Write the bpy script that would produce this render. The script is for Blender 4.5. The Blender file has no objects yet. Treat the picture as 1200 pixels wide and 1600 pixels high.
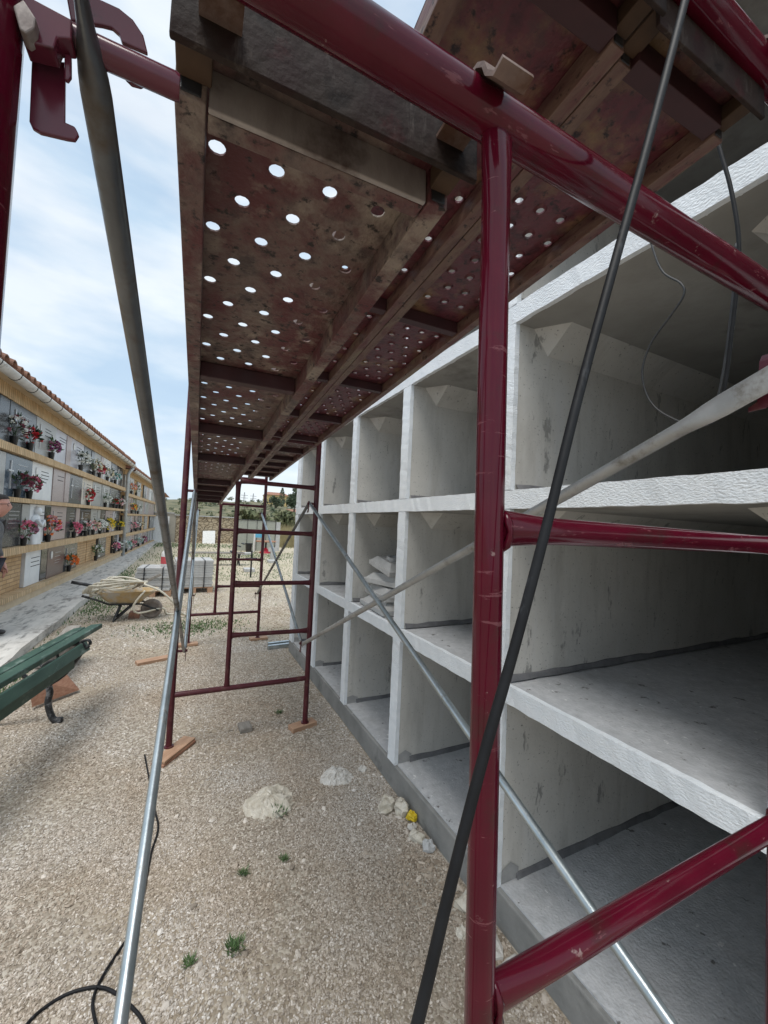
import bpy, math, random
from mathutils import Vector, Matrix
random.seed(7)
rnd = random.uniform
S = bpy.context.scene
COL = S.collection
H = 1.55                                   # camera height above the gravel

# ------------------------------------------------------------------ camera
F, CX, CY = 624.1, 600.0, 800.0            # pixels of the 1200x1600 photograph
M = Matrix(((0.89604, -0.05636, -0.44038), (-0.44163, -0.01144, -0.89712), (0.04552, 0.99835, -0.03514)))
cam_d = bpy.data.cameras.new('camera'); cam = bpy.data.objects.new('camera', cam_d); COL.objects.link(cam)
cam_d.sensor_fit = 'HORIZONTAL'; cam_d.sensor_width = 36.0; cam_d.lens = 36.0 * F / 1200.0
cam_d.clip_start = 0.02; cam_d.clip_end = 2000
cam.matrix_world = Matrix.Translation((0, 0, H)) @ M.to_4x4()
S.camera = cam
S.render.resolution_x, S.render.resolution_y = 768, 1024

# ------------------------------------------------------------------ sky and sun
SUN_EL, SUN_AZ = math.radians(68), math.radians(228)
W = bpy.data.worlds.new('World'); S.world = W; W.use_nodes = True
nt = W.node_tree; nt.nodes.clear()
def N(t, typ, **kw):
    n = t.nodes.new(typ)
    for k, v in kw.items(): setattr(n, k, v)
    return n
out = N(nt, 'ShaderNodeOutputWorld'); bg = N(nt, 'ShaderNodeBackground'); bg.inputs[1].default_value = 0.12
sky = N(nt, 'ShaderNodeTexSky', sky_type='NISHITA'); sky.sun_disc = False
sky.sun_elevation = SUN_EL; sky.sun_rotation = SUN_AZ; sky.air_density = 1.0; sky.dust_density = 1.5; sky.ozone_density = 1.0
tc = N(nt, 'ShaderNodeTexCoord'); mp = N(nt, 'ShaderNodeMapping'); mp.inputs['Scale'].default_value = (1.0, 1.0, 3.2)
mp.inputs['Location'].default_value = (0.35, 0.2, 0.1)
n1 = N(nt, 'ShaderNodeTexNoise'); n1.inputs['Scale'].default_value = 2.1; n1.inputs['Detail'].default_value = 9; n1.inputs['Roughness'].default_value = 0.55
n1.inputs['Distortion'].default_value = 0.35
r1 = N(nt, 'ShaderNodeValToRGB'); r1.color_ramp.elements[0].position = 0.36; r1.color_ramp.elements[1].position = 0.66
r1.color_ramp.elements[0].color = (0.74, 0.74, 0.74, 1); r1.color_ramp.elements[1].color = (0.97, 0.97, 0.97, 1)
n2 = N(nt, 'ShaderNodeTexNoise'); n2.inputs['Scale'].default_value = 3.0; n2.inputs['Detail'].default_value = 7
r2 = N(nt, 'ShaderNodeValToRGB'); r2.color_ramp.elements[0].position = 0.38; r2.color_ramp.elements[1].position = 0.60
r2.color_ramp.elements[0].color = (3.2, 4.15, 5.1, 1); r2.color_ramp.elements[1].color = (5.2, 5.6, 5.9, 1)
mx = N(nt, 'ShaderNodeMixRGB')
L = nt.links.new
L(tc.outputs['Generated'], mp.inputs[0]); L(mp.outputs[0], n1.inputs[0]); L(mp.outputs[0], n2.inputs[0])
L(n1.outputs[0], r1.inputs[0]); L(n2.outputs[0], r2.inputs[0])
L(r1.outputs[0], mx.inputs[0]); L(sky.outputs[0], mx.inputs[1]); L(r2.outputs[0], mx.inputs[2])
L(mx.outputs[0], bg.inputs[0]); L(bg.outputs[0], out.inputs[0])
sd = bpy.data.lights.new('sun', 'SUN'); sd.energy = 1.5; sd.angle = math.radians(30); sd.color = (1.0, 0.96, 0.9)
sun = bpy.data.objects.new('sun', sd); COL.objects.link(sun)
sdir = Vector((math.sin(SUN_AZ) * math.cos(SUN_EL), math.cos(SUN_AZ) * math.cos(SUN_EL), math.sin(SUN_EL)))
sun.rotation_euler = (-sdir).to_track_quat('-Z', 'Y').to_euler(); sun.location = (0, 0, 30)
S.view_settings.view_transform = 'Standard'; S.view_settings.look = 'None'; S.view_settings.gamma = 1
S.view_settings.exposure = 0.64; S.view_settings.use_curve_mapping = False

# ------------------------------------------------------------------ helpers: measured directions to points
def ray(px, py): return M @ Vector(((px - CX) / F, -(py - CY) / F, -1.0))
def onY(px, py, Y): r = ray(px, py); t = Y / r.y; return Vector((r.x * t, Y, r.z * t + H))
def onX(px, py, X): r = ray(px, py); t = X / r.x; return Vector((X, r.y * t, r.z * t + H))
def onZ(px, py, Z): r = ray(px, py); t = (Z - H) / r.z; return Vector((r.x * t, r.y * t, Z))

# ------------------------------------------------------------------ helpers: objects
def tag(o, label=None, cat=None, group=None, kind=None):
    if label: o['label'] = label
    if cat: o['category'] = cat
    if group: o['group'] = group
    if kind: o['kind'] = kind
    return o
def thing(name, label, cat, loc=(0, 0, 0), group=None, rz=0.0):
    o = bpy.data.objects.new(name, None); COL.objects.link(o); o.empty_display_size = 0.1
    o.location = loc; o.rotation_euler = (0, 0, rz)
    return tag(o, label, cat, group)
class MB:
    def __init__(s): s.v = []; s.f = []
    def add(s, vs, fs):
        b = len(s.v); s.v += [tuple(p) for p in vs]; s.f += [tuple(i + b for i in q) for q in fs]; return s
    def box(s, a, b, m=None):
        x0, y0, z0 = a; x1, y1, z1 = b
        vs = [Vector(p) for p in ((x0,y0,z0),(x1,y0,z0),(x1,y1,z0),(x0,y1,z0),(x0,y0,z1),(x1,y0,z1),(x1,y1,z1),(x0,y1,z1))]
        if m: vs = [m @ p for p in vs]
        return s.add(vs, [(0,3,2,1),(4,5,6,7),(0,1,5,4),(1,2,6,5),(2,3,7,6),(3,0,4,7)])
    def beam(s, p0, p1, w, h, up=Vector((0, 0, 1))):      # rectangular bar between two points
        p0 = Vector(p0); p1 = Vector(p1); d = (p1 - p0).normalized(); x = d.cross(up)
        if x.length < 1e-4: x = d.cross(Vector((1, 0, 0)))
        x.normalize(); z = x.cross(d)
        vs = [p + x * (a * w / 2) + z * (b * h / 2) for p in (p0, p1) for a, b in ((-1,-1),(1,-1),(1,1),(-1,1))]
        return s.add(vs, [(0,1,2,3),(7,6,5,4),(0,4,5,1),(1,5,6,2),(2,6,7,3),(3,7,4,0)])
    def path(s, pts, r, n=10, cap=True, flat=None):       # tube along points; r number or list; flat=(axis, factor list)
        pts = [Vector(p) for p in pts]; k = len(pts); rs = r if isinstance(r, (list, tuple)) else [r] * k
        vs = []; x = None
        for i, p in enumerate(pts):
            d = (pts[min(i + 1, k - 1)] - pts[max(i - 1, 0)]).normalized()
            if x is None: x = d.orthogonal().normalized() if flat is None else (flat[0] - d * flat[0].dot(d)).normalized()
            x = (x - d * x.dot(d)).normalized(); y = d.cross(x)
            fx, fy = (1, 1) if flat is None else flat[1][i]
            vs += [p + (x * math.cos(t) * fx + y * math.sin(t) * fy) * rs[i] for t in (2 * math.pi * j / n for j in range(n))]
        fs = [(i*n + j, i*n + (j+1) % n, (i+1)*n + (j+1) % n, (i+1)*n + j) for i in range(k - 1) for j in range(n)]
        if cap: fs += [tuple(range(n))[::-1], tuple(range((k-1)*n, k*n))]
        return s.add(vs, fs)
    def lathe(s, prof, c=(0, 0, 0), n=14):
        c = Vector(c)
        vs = [c + Vector((r * math.cos(2*math.pi*j/n), r * math.sin(2*math.pi*j/n), z)) for r, z in prof for j in range(n)]
        k = len(prof)
        fs = [(i*n + j, i*n + (j+1) % n, (i+1)*n + (j+1) % n, (i+1)*n + j) for i in range(k - 1) for j in range(n)]
        return s.add(vs, fs + [tuple(range(n))[::-1], tuple(range((k-1)*n, k*n))])
    def prism(s, poly, ext):                              # polygon (3D points) pushed along ext
        k = len(poly); e = Vector(ext); vs = [Vector(p) for p in poly] + [Vector(p) + e for p in poly]
        return s.add(vs, [tuple(range(k))[::-1], tuple(range(k, 2*k))] + [(i, (i+1) % k, (i+1) % k + k, i + k) for i in range(k)])
    def blob(s, c, r, n=7, m=10, rough=0.18, flat=1.0):   # uneven stone
        c = Vector(c); vs = []; ph = [rnd(0, 6) for _ in range(6)]
        for i in range(n + 1):
            a = math.pi * i / n
            for j in range(m):
                t = 2 * math.pi * j / m
                k = 1 + rough * (math.sin(2*t + ph[0]) * math.sin(a + ph[1]) + 0.6 * math.sin(3*t + ph[2] + 2*a) + 0.5*math.cos(4*a + ph[3])) + rnd(-.04, .04)
                vs.append(c + Vector((math.sin(a)*math.cos(t)*r*k, math.sin(a)*math.sin(t)*r*k, math.cos(a)*r*k*flat)))
        return s.add(vs, [(i*m + j, i*m + (j+1) % m, (i+1)*m + (j+1) % m, (i+1)*m + j) for i in range(n) for j in range(m)])
    def build(s, name, mat, parent=None, smooth=False, bevel=0.0, local=False, solid=0.0, auto=False):
        me = bpy.data.meshes.new(name)
        off = Vector((0, 0, 0))
        if parent is not None and not local:
            p = parent
            while p is not None: off += Vector(p.location); p = p.parent
        me.from_pydata([Vector(p) - off for p in s.v], [], s.f); me.update()
        if smooth or auto: me.polygons.foreach_set('use_smooth', [True] * len(me.polygons))
        if auto: me.set_sharp_from_angle(angle=math.radians(40))
        o = bpy.data.objects.new(name, me); COL.objects.link(o)
        if mat: me.materials.append(mat)
        if parent is not None: o.parent = parent
        if bevel: b = o.modifiers.new('bevel', 'BEVEL'); b.width = bevel; b.segments = 2; b.limit_method = 'ANGLE'
        if solid: b = o.modifiers.new('solid', 'SOLIDIFY'); b.thickness = solid; b.offset = 1
        return o
def copy_tree(o, parent=None):
    c = o.copy(); COL.objects.link(c); c.parent = parent
    for ch in list(o.children): copy_tree(ch, c)
    return c

# ------------------------------------------------------------------ materials
def mat(name, cols, scale=6.0, rough=0.6, metal=0.0, bump=0.0, bscale=None, stretch=(1,1,1), detail=6, coat=0.0, spec=None, contrast=(0.35, 0.65), rvar=0.0, bdist=0.01):
    m = bpy.data.materials.new(name); m.use_nodes = True; t = m.node_tree; p = t.nodes['Principled BSDF']
    tcn = N(t, 'ShaderNodeTexCoord'); mpn = N(t, 'ShaderNodeMapping'); mpn.inputs['Scale'].default_value = stretch
    t.links.new(tcn.outputs['Object'], mpn.inputs[0])
    no = N(t, 'ShaderNodeTexNoise'); no.inputs['Scale'].default_value = scale; no.inputs['Detail'].default_value = detail; no.inputs['Roughness'].default_value = 0.6
    t.links.new(mpn.outputs[0], no.inputs[0])
    cr = N(t, 'ShaderNodeValToRGB'); e = cr.color_ramp.elements
    k = len(cols)
    for i, c in enumerate(cols):
        pos = contrast[0] + (contrast[1] - contrast[0]) * (i / max(1, k - 1))
        el = e[i] if i < 2 else e.new(pos)
        el.position = pos; el.color = (*c, 1)
    if k == 1: e[1].color = (*cols[0], 1)
    t.links.new(no.outputs[0], cr.inputs[0]); t.links.new(cr.outputs[0], p.inputs['Base Color'])
    p.inputs['Roughness'].default_value = rough; p.inputs['Metallic'].default_value = metal
    if coat: p.inputs['Coat Weight'].default_value = coat; p.inputs['Coat Roughness'].default_value = 0.12
    if spec is not None: p.inputs['Specular IOR Level'].default_value = spec
    if rvar:
        mr = N(t, 'ShaderNodeMapRange'); mr.inputs[3].default_value = rough - rvar; mr.inputs[4].default_value = rough + rvar
        t.links.new(no.outputs[0], mr.inputs[0]); t.links.new(mr.outputs[0], p.inputs['Roughness'])
    if bump:
        nb = N(t, 'ShaderNodeTexNoise'); nb.inputs['Scale'].default_value = bscale or scale * 6; nb.inputs['Detail'].default_value = 5
        t.links.new(mpn.outputs[0], nb.inputs[0])
        b = N(t, 'ShaderNodeBump'); b.inputs['Strength'].default_value = bump; b.inputs['Distance'].default_value = bdist
        t.links.new(nb.outputs[0], b.inputs['Height']); t.links.new(b.outputs[0], p.inputs['Normal'])
    return m
def overlay(m, col, scale, lo, hi, stretch=(1,1,1), rough=None, seed=0.0, fac=1.0):   # patches of another colour (chips, rust, stains)
    t = m.node_tree; p = t.nodes['Principled BSDF']
    src = p.inputs['Base Color'].links[0].from_socket
    tcn = N(t, 'ShaderNodeTexCoord'); mpn = N(t, 'ShaderNodeMapping'); mpn.inputs['Scale'].default_value = stretch; mpn.inputs['Location'].default_value = (seed, seed * 2, seed * 3)
    no = N(t, 'ShaderNodeTexNoise'); no.inputs['Scale'].default_value = scale; no.inputs['Detail'].default_value = 7; no.inputs['Roughness'].default_value = 0.65
    cr = N(t, 'ShaderNodeMapRange'); cr.inputs[1].default_value = lo; cr.inputs[2].default_value = hi; cr.inputs[4].default_value = fac
    mxn = N(t, 'ShaderNodeMixRGB'); mxn.inputs[2].default_value = (*col, 1)
    l = t.links.new
    l(tcn.outputs['Object'], mpn.inputs[0]); l(mpn.outputs[0], no.inputs[0]); l(no.outputs[0], cr.inputs[0]); l(cr.outputs[0], mxn.inputs[0])
    l(src, mxn.inputs[1]); l(mxn.outputs[0], p.inputs['Base Color'])
    if rough is not None:
        mr = N(t, 'ShaderNodeMapRange'); base = p.inputs['Roughness'].default_value
        mr.inputs[3].default_value = base; mr.inputs[4].default_value = rough
        l(cr.outputs[0], mr.inputs[0]); l(mr.outputs[0], p.inputs['Roughness'])
    return m
MT = {}
MT['red'] = overlay(overlay(mat('red_paint', [(.068,.003,.011), (.095,.0045,.016)], 9, .12, spec=.3, bump=.03, bscale=30), (.26,.17,.16), 34, .665, .70, rough=.6),
                    (.055,.012,.014), 14, .54, .66, rough=.42, seed=3)
overlay(MT['red'], (.20,.07,.08), 22, .62, .66, stretch=(1,1,5), rough=.55, seed=9, fac=.6)
MT['red_dull'] = overlay(mat('red_paint_weathered', [(.06,.006,.012), (.085,.009,.017)], 9, .36, bump=.1, bscale=40), (.11,.05,.035), 18, .55, .68, rough=.75)
MT['latch'] = overlay(mat('latch_paint', [(.085,.012,.025), (.12,.02,.035)], 12, .2), (.05,.015,.02), 30, .6, .68)
MT['plank_brown'] = overlay(overlay(overlay(mat('rusty_brown_plank', [(.07,.045,.04), (.17,.12,.10), (.125,.065,.058)], 26, .6, bump=.35, bscale=110, rvar=.12, detail=9), (.11,.028,.03), 6, .45, .60),
                    (.33,.27,.215), 9, .54, .66, seed=5, fac=.75), (.022,.014,.012), 60, .56, .64, seed=2)
MT['plank_red'] = overlay(overlay(mat('dark_red_plank', [(.07,.02,.026), (.13,.03,.04), (.095,.04,.04)], 22, .45, bump=.25, bscale=90, rvar=.1, detail=9), (.24,.155,.075), 7, .53, .67, seed=1, fac=.8),
                    (.02,.01,.011), 48, .56, .66, seed=4)
MT['rail_mix'] = overlay(overlay(mat('worn_plank_rail', [(.09,.04,.038), (.17,.105,.078), (.12,.04,.042)], 20, .55, bump=.3, bscale=90, stretch=(1,.3,1)), (.20,.15,.10), 14, .54, .66, stretch=(1,.3,1), seed=8), (.025,.012,.012), 50, .58, .66, seed=1)
MT['gusset'] = mat('orange_rust', [(.05,.028,.015), (.10,.055,.03)], 12, .8)
MT['plate_dark'] = overlay(overlay(mat('dark_end_plate', [(.014,.010,.009), (.036,.025,.021), (.028,.014,.013)], 18, .7, spec=.15, bump=.25, bscale=70), (.16,.135,.12), 26, .57, .68, stretch=(1.2,1,.3), seed=4, fac=.6), (.05,.012,.013), 9, .58, .66, seed=6)
MT['hook_steel'] = overlay(mat('rusty_hook', [(.13,.085,.07), (.20,.135,.11)], 22, .65, bump=.2, bscale=80), (.10,.045,.025), 14, .5, .62)
MT['rib_dark'] = overlay(mat('rib_dark_red', [(.04,.014,.016), (.06,.018,.02)], 9, .55), (.13,.1,.08), 8, .64, .72, seed=3)
MT['bare_steel'] = overlay(mat('scuffed_steel', [(.28,.24,.22), (.42,.37,.34)], 16, .5, metal=.2, bump=.2, bscale=90, stretch=(1,1,.35)), (.07,.04,.03), 9, .5, .68, seed=2)
MT['galv'] = overlay(mat('galvanised_tube', [(.36,.41,.43), (.50,.55,.57)], 14, .34, metal=.85, bump=.04, bscale=60, stretch=(1,1,.4)), (.30,.29,.27), 30, .6, .7, rough=.6)
MT['galv_old'] = overlay(mat('old_galvanised_tube', [(.12,.125,.13), (.19,.195,.20)], 10, .32, metal=.75, bump=.12, bscale=70), (.12,.085,.055), 12, .52, .7, rough=.75, seed=3)
MT['zinc'] = overlay(mat('pale_zinc_tube', [(.34,.335,.325), (.46,.455,.44)], 12, .5, metal=.5, bump=.1, bscale=60), (.22,.2,.17), 18, .55, .7, rough=.7)
MT['concrete'] = overlay(overlay(mat('niche_concrete', [(.55,.535,.495), (.63,.61,.565)], 3.2, .85, bump=.12, bscale=45), (.36,.34,.31), 3.0, .54, .74, stretch=(1.4,3,.5), seed=2, fac=.5),
                    (.19,.185,.175), 7, .625, .665, stretch=(1.6,1.6,.6), seed=7, fac=.7)
overlay(MT['concrete'], (.22,.215,.20), 90, .62, .66, seed=3)
overlay(MT['concrete'], (.60,.59,.565), 5, .56, .66, stretch=(2,2,.4), seed=12, fac=.6)
overlay(MT['concrete'], (.29,.275,.24), 2.6, .53, .66, stretch=(3.5,1,.5), seed=15, fac=.28)
MT['floor_conc'] = overlay(mat('niche_floor_concrete', [(.46,.47,.48), (.57,.575,.585)], 26, .9, bump=.5, bscale=90), (.24,.235,.23), 42, .64, .7, seed=1)
overlay(MT['floor_conc'], (.36,.36,.36), 3.5, .52, .7, seed=5, fac=.6)
overlay(MT['floor_conc'], (.74,.74,.73), 30, .64, .67, seed=8)
overlay(MT['floor_conc'], (.17,.165,.16), 14, .63, .665, seed=10)
MT['ceil'] = overlay(mat('shaded_ceiling_concrete', [(.30,.29,.265), (.37,.36,.335)], 4, .9, bump=.15, bscale=40), (.22,.21,.19), 3, .52, .68, seed=4)  # concrete darkened so the niche ceilings' shade is in the colour
MT['found'] = overlay(overlay(mat('foundation_concrete', [(.21,.21,.20), (.30,.295,.28)], 5, .9, bump=.3, bscale=40), (.13,.13,.125), 4, .55, .7, seed=2), (.40,.39,.37), 9, .66, .73, seed=6)
MT['plaster'] = mat('white_stippled_plaster', [(.80,.84,.87), (.87,.90,.92)], 20, .85, bump=.75, bscale=125, stretch=(1,.75,1.5), bdist=.0065)
MT['mortar'] = mat('wet_mortar', [(.13,.13,.135), (.20,.20,.205)], 14, .9, bump=.3, bscale=60)
MT['rubber'] = overlay(mat('black_rubber_cable', [(.006,.006,.007), (.012,.0125,.014)], 30, .55, spec=.25, bump=.06, bscale=60), (.05,.054,.06), 40, .60, .68, stretch=(1,1,.25), rough=.6)
MT['wood'] = mat('raw_pine', [(.36,.21,.13), (.50,.32,.21)], 7, .75, stretch=(1,6,6), bump=.15, bscale=30)
MT['wood_red'] = mat('reddish_timber', [(.30,.145,.09), (.42,.23,.15)], 8, .75, stretch=(5,1.5,8), bump=.15, bscale=30)
MT['wood_grey'] = mat('weathered_board', [(.20,.18,.155), (.33,.30,.265)], 6, .85, stretch=(6,1,6), bump=.2, bscale=30)
MT['green'] = overlay(mat('bench_green_paint', [(.022,.06,.042), (.045,.10,.072)], 12, .55, stretch=(1,.2,1), bump=.15, bscale=30), (.15,.21,.175), 16, .56, .68, stretch=(1,.3,1), seed=3)
MT['iron'] = mat('black_cast_iron', [(.008,.009,.010), (.02,.021,.023)], 18, .5, bump=.2, bscale=60)
MT['iron_worn'] = overlay(mat('worn_cast_iron', [(.012,.013,.014), (.03,.03,.032)], 18, .55), (.16,.16,.165), 26, .5, .6)
MT['walk'] = overlay(overlay(mat('pavement_concrete', [(.54,.51,.465), (.66,.63,.58)], 3, .9, bump=.2, bscale=30, stretch=(2.5,.8,1)), (.17,.145,.125), 2.1, .58, .72, stretch=(1.6,1.3,1), seed=4), (.25,.24,.22), 6, .52, .66, stretch=(2.2,.5,1), seed=9)
MT['tile'] = overlay(mat('roof_tile_clay', [(.28,.12,.075), (.40,.21,.14)], 9, .85), (.12,.09,.075), 7, .52, .66)
MT['gutter'] = overlay(mat('grey_gutter', [(.55,.53,.49), (.64,.62,.58)], 5, .5), (.36,.34,.31), 8, .58, .72)
MT['soffit'] = mat('painted_soffit', [(.52,.40,.26), (.60,.48,.33)], 5, .85)
MT['pipe'] = mat('zinc_downpipe', [(.42,.45,.47), (.54,.57,.59)], 6, .45, metal=.3)
MT['hose'] = mat('cream_hose', [(.58,.53,.42), (.68,.63,.52)], 12, .5)
MT['barrow'] = overlay(mat('barrow_yellow', [(.44,.30,.14), (.54,.40,.22)], 8, .7), (.46,.41,.34), 9, .46, .6)
MT['tyre'] = mat('dusty_tyre', [(.16,.13,.11), (.28,.235,.2)], 10, .9)
MT['slabgrey'] = mat('paver_grey', [(.42,.42,.41), (.53,.53,.52)], 8, .9, bump=.2)
MT['skin'] = mat('skin', [(.50,.24,.18), (.60,.32,.25)], 8, .55)
MT['hair'] = mat('dark_hair', [(.02,.017,.015), (.04,.034,.03)], 40, .7)
MT['coatcloth'] = mat('grey_jacket', [(.10,.10,.105), (.14,.14,.145)], 20, .9)
MT['trouser'] = mat('dark_trousers', [(.03,.032,.04), (.05,.05,.06)], 20, .9)
MT['shoe'] = mat('dark_shoe', [(.02,.018,.018), (.04,.036,.035)], 20, .5)
MT['black'] = mat('black_plastic', [(.015,.015,.016), (.025,.025,.027)], 20, .4)
MT['leaf'] = mat('leaf_green', [(.05,.105,.03), (.11,.18,.06)], 14, .6)
MT['leaf_dark'] = mat('leaf_dark', [(.02,.045,.022), (.045,.08,.04)], 14, .6)
MT['scrub'] = mat('hill_scrub', [(.075,.095,.045), (.13,.145,.07), (.19,.18,.10)], 1.2, .8)
MT['scrub2'] = mat('olive_tree_leaves', [(.05,.075,.04), (.10,.125,.07)], 1.5, .8)
MT['bark'] = mat('bark', [(.08,.06,.045), (.14,.11,.085)], 14, .9)
MT['dry'] = mat('dry_reeds', [(.30,.25,.13), (.42,.36,.2)], 3, .9)
def flat(name, c, rough=.6, metal=0.0): return mat(name, [c, tuple(min(1, q * 1.18) for q in c)], 12, rough, metal)

# soldier course brick and stretcher brick
def brick_mat(name, c1, c2, mortar, bw, bh, off=.5, rot=False):
    m = mat(name, [c1, c2], 5, .85); t = m.node_tree; p = t.nodes['Principled BSDF']; l = t.links.new
    src = p.inputs['Base Color'].links[0].from_socket
    tcn = N(t, 'ShaderNodeTexCoord'); sp = N(t, 'ShaderNodeSeparateXYZ'); cb = N(t, 'ShaderNodeCombineXYZ')
    l(tcn.outputs['Object'], sp.inputs[0]); l(sp.outputs[1], cb.inputs[0]); l(sp.outputs[2], cb.inputs[1])
    bt = N(t, 'ShaderNodeTexBrick'); bt.offset = off; bt.inputs['Scale'].default_value = 1
    bt.inputs['Brick Width'].default_value = bw; bt.inputs['Row Height'].default_value = bh; bt.inputs['Mortar Size'].default_value = .006
    bt.inputs['Color1'].default_value = (1,1,1,1); bt.inputs['Color2'].default_value = (.8,.8,.8,1); bt.inputs['Mortar'].default_value = (0,0,0,1)
    l(cb.outputs[0], bt.inputs[0])
    mm = N(t, 'ShaderNodeMixRGB', blend_type='MULTIPLY'); mm.inputs[0].default_value = 1; l(src, mm.inputs[1]); l(bt.outputs['Color'], mm.inputs[2])
    m2 = N(t, 'ShaderNodeMixRGB'); m2.inputs[2].default_value = (*mortar, 1); l(bt.outputs['Fac'], m2.inputs[0]); l(mm.outputs[0], m2.inputs[1])
    l(m2.outputs[0], p.inputs['Base Color'])
    b = N(t, 'ShaderNodeBump'); b.invert = True; b.inputs['Strength'].default_value = .6; b.inputs['Distance'].default_value = .006
    l(bt.outputs['Fac'], b.inputs['Height']); l(b.outputs[0], p.inputs['Normal'])
    return m
MT['soldier'] = brick_mat('soldier_course_brick', (.58,.40,.22), (.68,.50,.30), (.26,.17,.09), .062, 5.0, 0)
MT['brick'] = brick_mat('buff_brick', (.52,.33,.16), (.62,.42,.23), (.30,.19,.10), .26, .062)

# gravel ground: fine stones as colour and relief, real pebbles lie on top of it near the scaffold
def ground_mat():
    m = bpy.data.materials.new('gravel_ground'); m.use_nodes = True; t = m.node_tree; p = t.nodes['Principled BSDF']; l = t.links.new
    tcn = N(t, 'ShaderNodeTexCoord')
    v = N(t, 'ShaderNodeTexVoronoi'); v.inputs['Scale'].default_value = 75; l(tcn.outputs['Object'], v.inputs[0])
    hs = N(t, 'ShaderNodeSeparateColor'); l(v.outputs['Color'], hs.inputs[0])
    cr = N(t, 'ShaderNodeValToRGB'); e = cr.color_ramp.elements
    e[0].position = 0; e[0].color = (.23,.19,.145,1); e[1].position = 1; e[1].color = (.57,.52,.44,1)
    q = e.new(.5); q.color = (.35,.30,.24,1)
    l(hs.outputs[0], cr.inputs[0])
    n = N(t, 'ShaderNodeTexNoise'); n.inputs['Scale'].default_value = .9; n.inputs['Detail'].default_value = 8; l(tcn.outputs['Object'], n.inputs[0])
    c2 = N(t, 'ShaderNodeValToRGB'); c2.color_ramp.elements[0].position = .42; c2.color_ramp.elements[1].position = .62
    l(n.outputs[0], c2.inputs[0])
    sand = N(t, 'ShaderNodeMixRGB'); sand.inputs[2].default_value = (.37,.30,.215,1); l(cr.outputs[0], sand.inputs[1])
    fm = N(t, 'ShaderNodeMath', operation='MULTIPLY'); fm.inputs[1].default_value = .65; l(c2.outputs[0], fm.inputs[0]); l(fm.outputs[0], sand.inputs[0])
    # green tinge of thin grass in the open yard
    n3 = N(t, 'ShaderNodeTexNoise'); n3.inputs['Scale'].default_value = .55; n3.inputs['Detail'].default_value = 9; n3.inputs['Roughness'].default_value = .7
    mpn = N(t, 'ShaderNodeMapping'); mpn.inputs['Location'].default_value = (4, 7, 0); mpn.inputs['Scale'].default_value = (.8, 1.7, 1); l(tcn.outputs['Object'], mpn.inputs[0]); l(mpn.outputs[0], n3.inputs[0])
    c3 = N(t, 'ShaderNodeMapRange'); c3.inputs[1].default_value = .54; c3.inputs[2].default_value = .68; c3.inputs[4].default_value = .7; l(n3.outputs[0], c3.inputs[0])
    sy = N(t, 'ShaderNodeSeparateXYZ'); l(tcn.outputs['Object'], sy.inputs[0])
    far = N(t, 'ShaderNodeMapRange'); far.inputs[1].default_value = 4.5; far.inputs[2].default_value = 7.0; l(sy.outputs[1], far.inputs[0])
    g = N(t, 'ShaderNodeMath', operation='MULTIPLY'); l(c3.outputs[0], g.inputs[0]); l(far.outputs[0], g.inputs[1])
    pale = N(t, 'ShaderNodeMixRGB'); pale.inputs[2].default_value = (.56,.49,.36,1); l(sand.outputs[0], pale.inputs[1])
    far2 = N(t, 'ShaderNodeMapRange'); far2.inputs[1].default_value = 5; far2.inputs[2].default_value = 12; far2.inputs[4].default_value = .75; l(sy.outputs[1], far2.inputs[0]); l(far2.outputs[0], pale.inputs[0])
    gr = N(t, 'ShaderNodeMixRGB'); gr.inputs[2].default_value = (.17,.18,.07,1); l(g.outputs[0], gr.inputs[0]); l(pale.outputs[0], gr.inputs[1])
    l(gr.outputs[0], p.inputs['Base Color']); p.inputs['Roughness'].default_value = .95
    b = N(t, 'ShaderNodeBump'); b.inputs['Strength'].default_value = .8; b.inputs['Distance'].default_value = .006; b.invert = True
    l(v.outputs['Distance'], b.inputs['Height']); l(b.outputs[0], p.inputs['Normal'])
    return m
MT['ground'] = ground_mat()
def pebble_mat():
    m = bpy.data.materials.new('pebbles'); m.use_nodes = True; t = m.node_tree; p = t.nodes['Principled BSDF']; l = t.links.new
    oi = N(t, 'ShaderNodeObjectInfo'); cr = N(t, 'ShaderNodeValToRGB'); e = cr.color_ramp.elements
    e[0].position = 0; e[0].color = (.27,.235,.195,1); e[1].position = 1; e[1].color = (.82,.79,.75,1)
    for ps, c in ((.2, (.39,.345,.295)), (.45, (.55,.505,.45)), (.65, (.46,.405,.345)), (.9, (.68,.645,.60))): q = e.new(ps); q.color = (*c, 1)
    l(oi.outputs['Random'], cr.inputs[0]); p.inputs['Roughness'].default_value = .9
    ge = N(t, 'ShaderNodeNewGeometry'); no = N(t, 'ShaderNodeTexNoise'); no.inputs['Scale'].default_value = 1.1; no.inputs['Detail'].default_value = 7; no.inputs['Roughness'].default_value = .62; l(ge.outputs['Position'], no.inputs[0])
    c2 = N(t, 'ShaderNodeValToRGB'); c2.color_ramp.elements[0].position = .38; c2.color_ramp.elements[1].position = .62; c2.color_ramp.elements[0].color = (.82,.74,.65,1); c2.color_ramp.elements[1].color = (1.0,1.0,1.0,1); l(no.outputs[0], c2.inputs[0])
    mu = N(t, 'ShaderNodeMixRGB', blend_type='MULTIPLY'); mu.inputs[0].default_value = 1; l(cr.outputs[0], mu.inputs[1]); l(c2.outputs[0], mu.inputs[2]); l(mu.outputs[0], p.inputs['Base Color'])
    return m
MT['pebble'] = pebble_mat()

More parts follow.
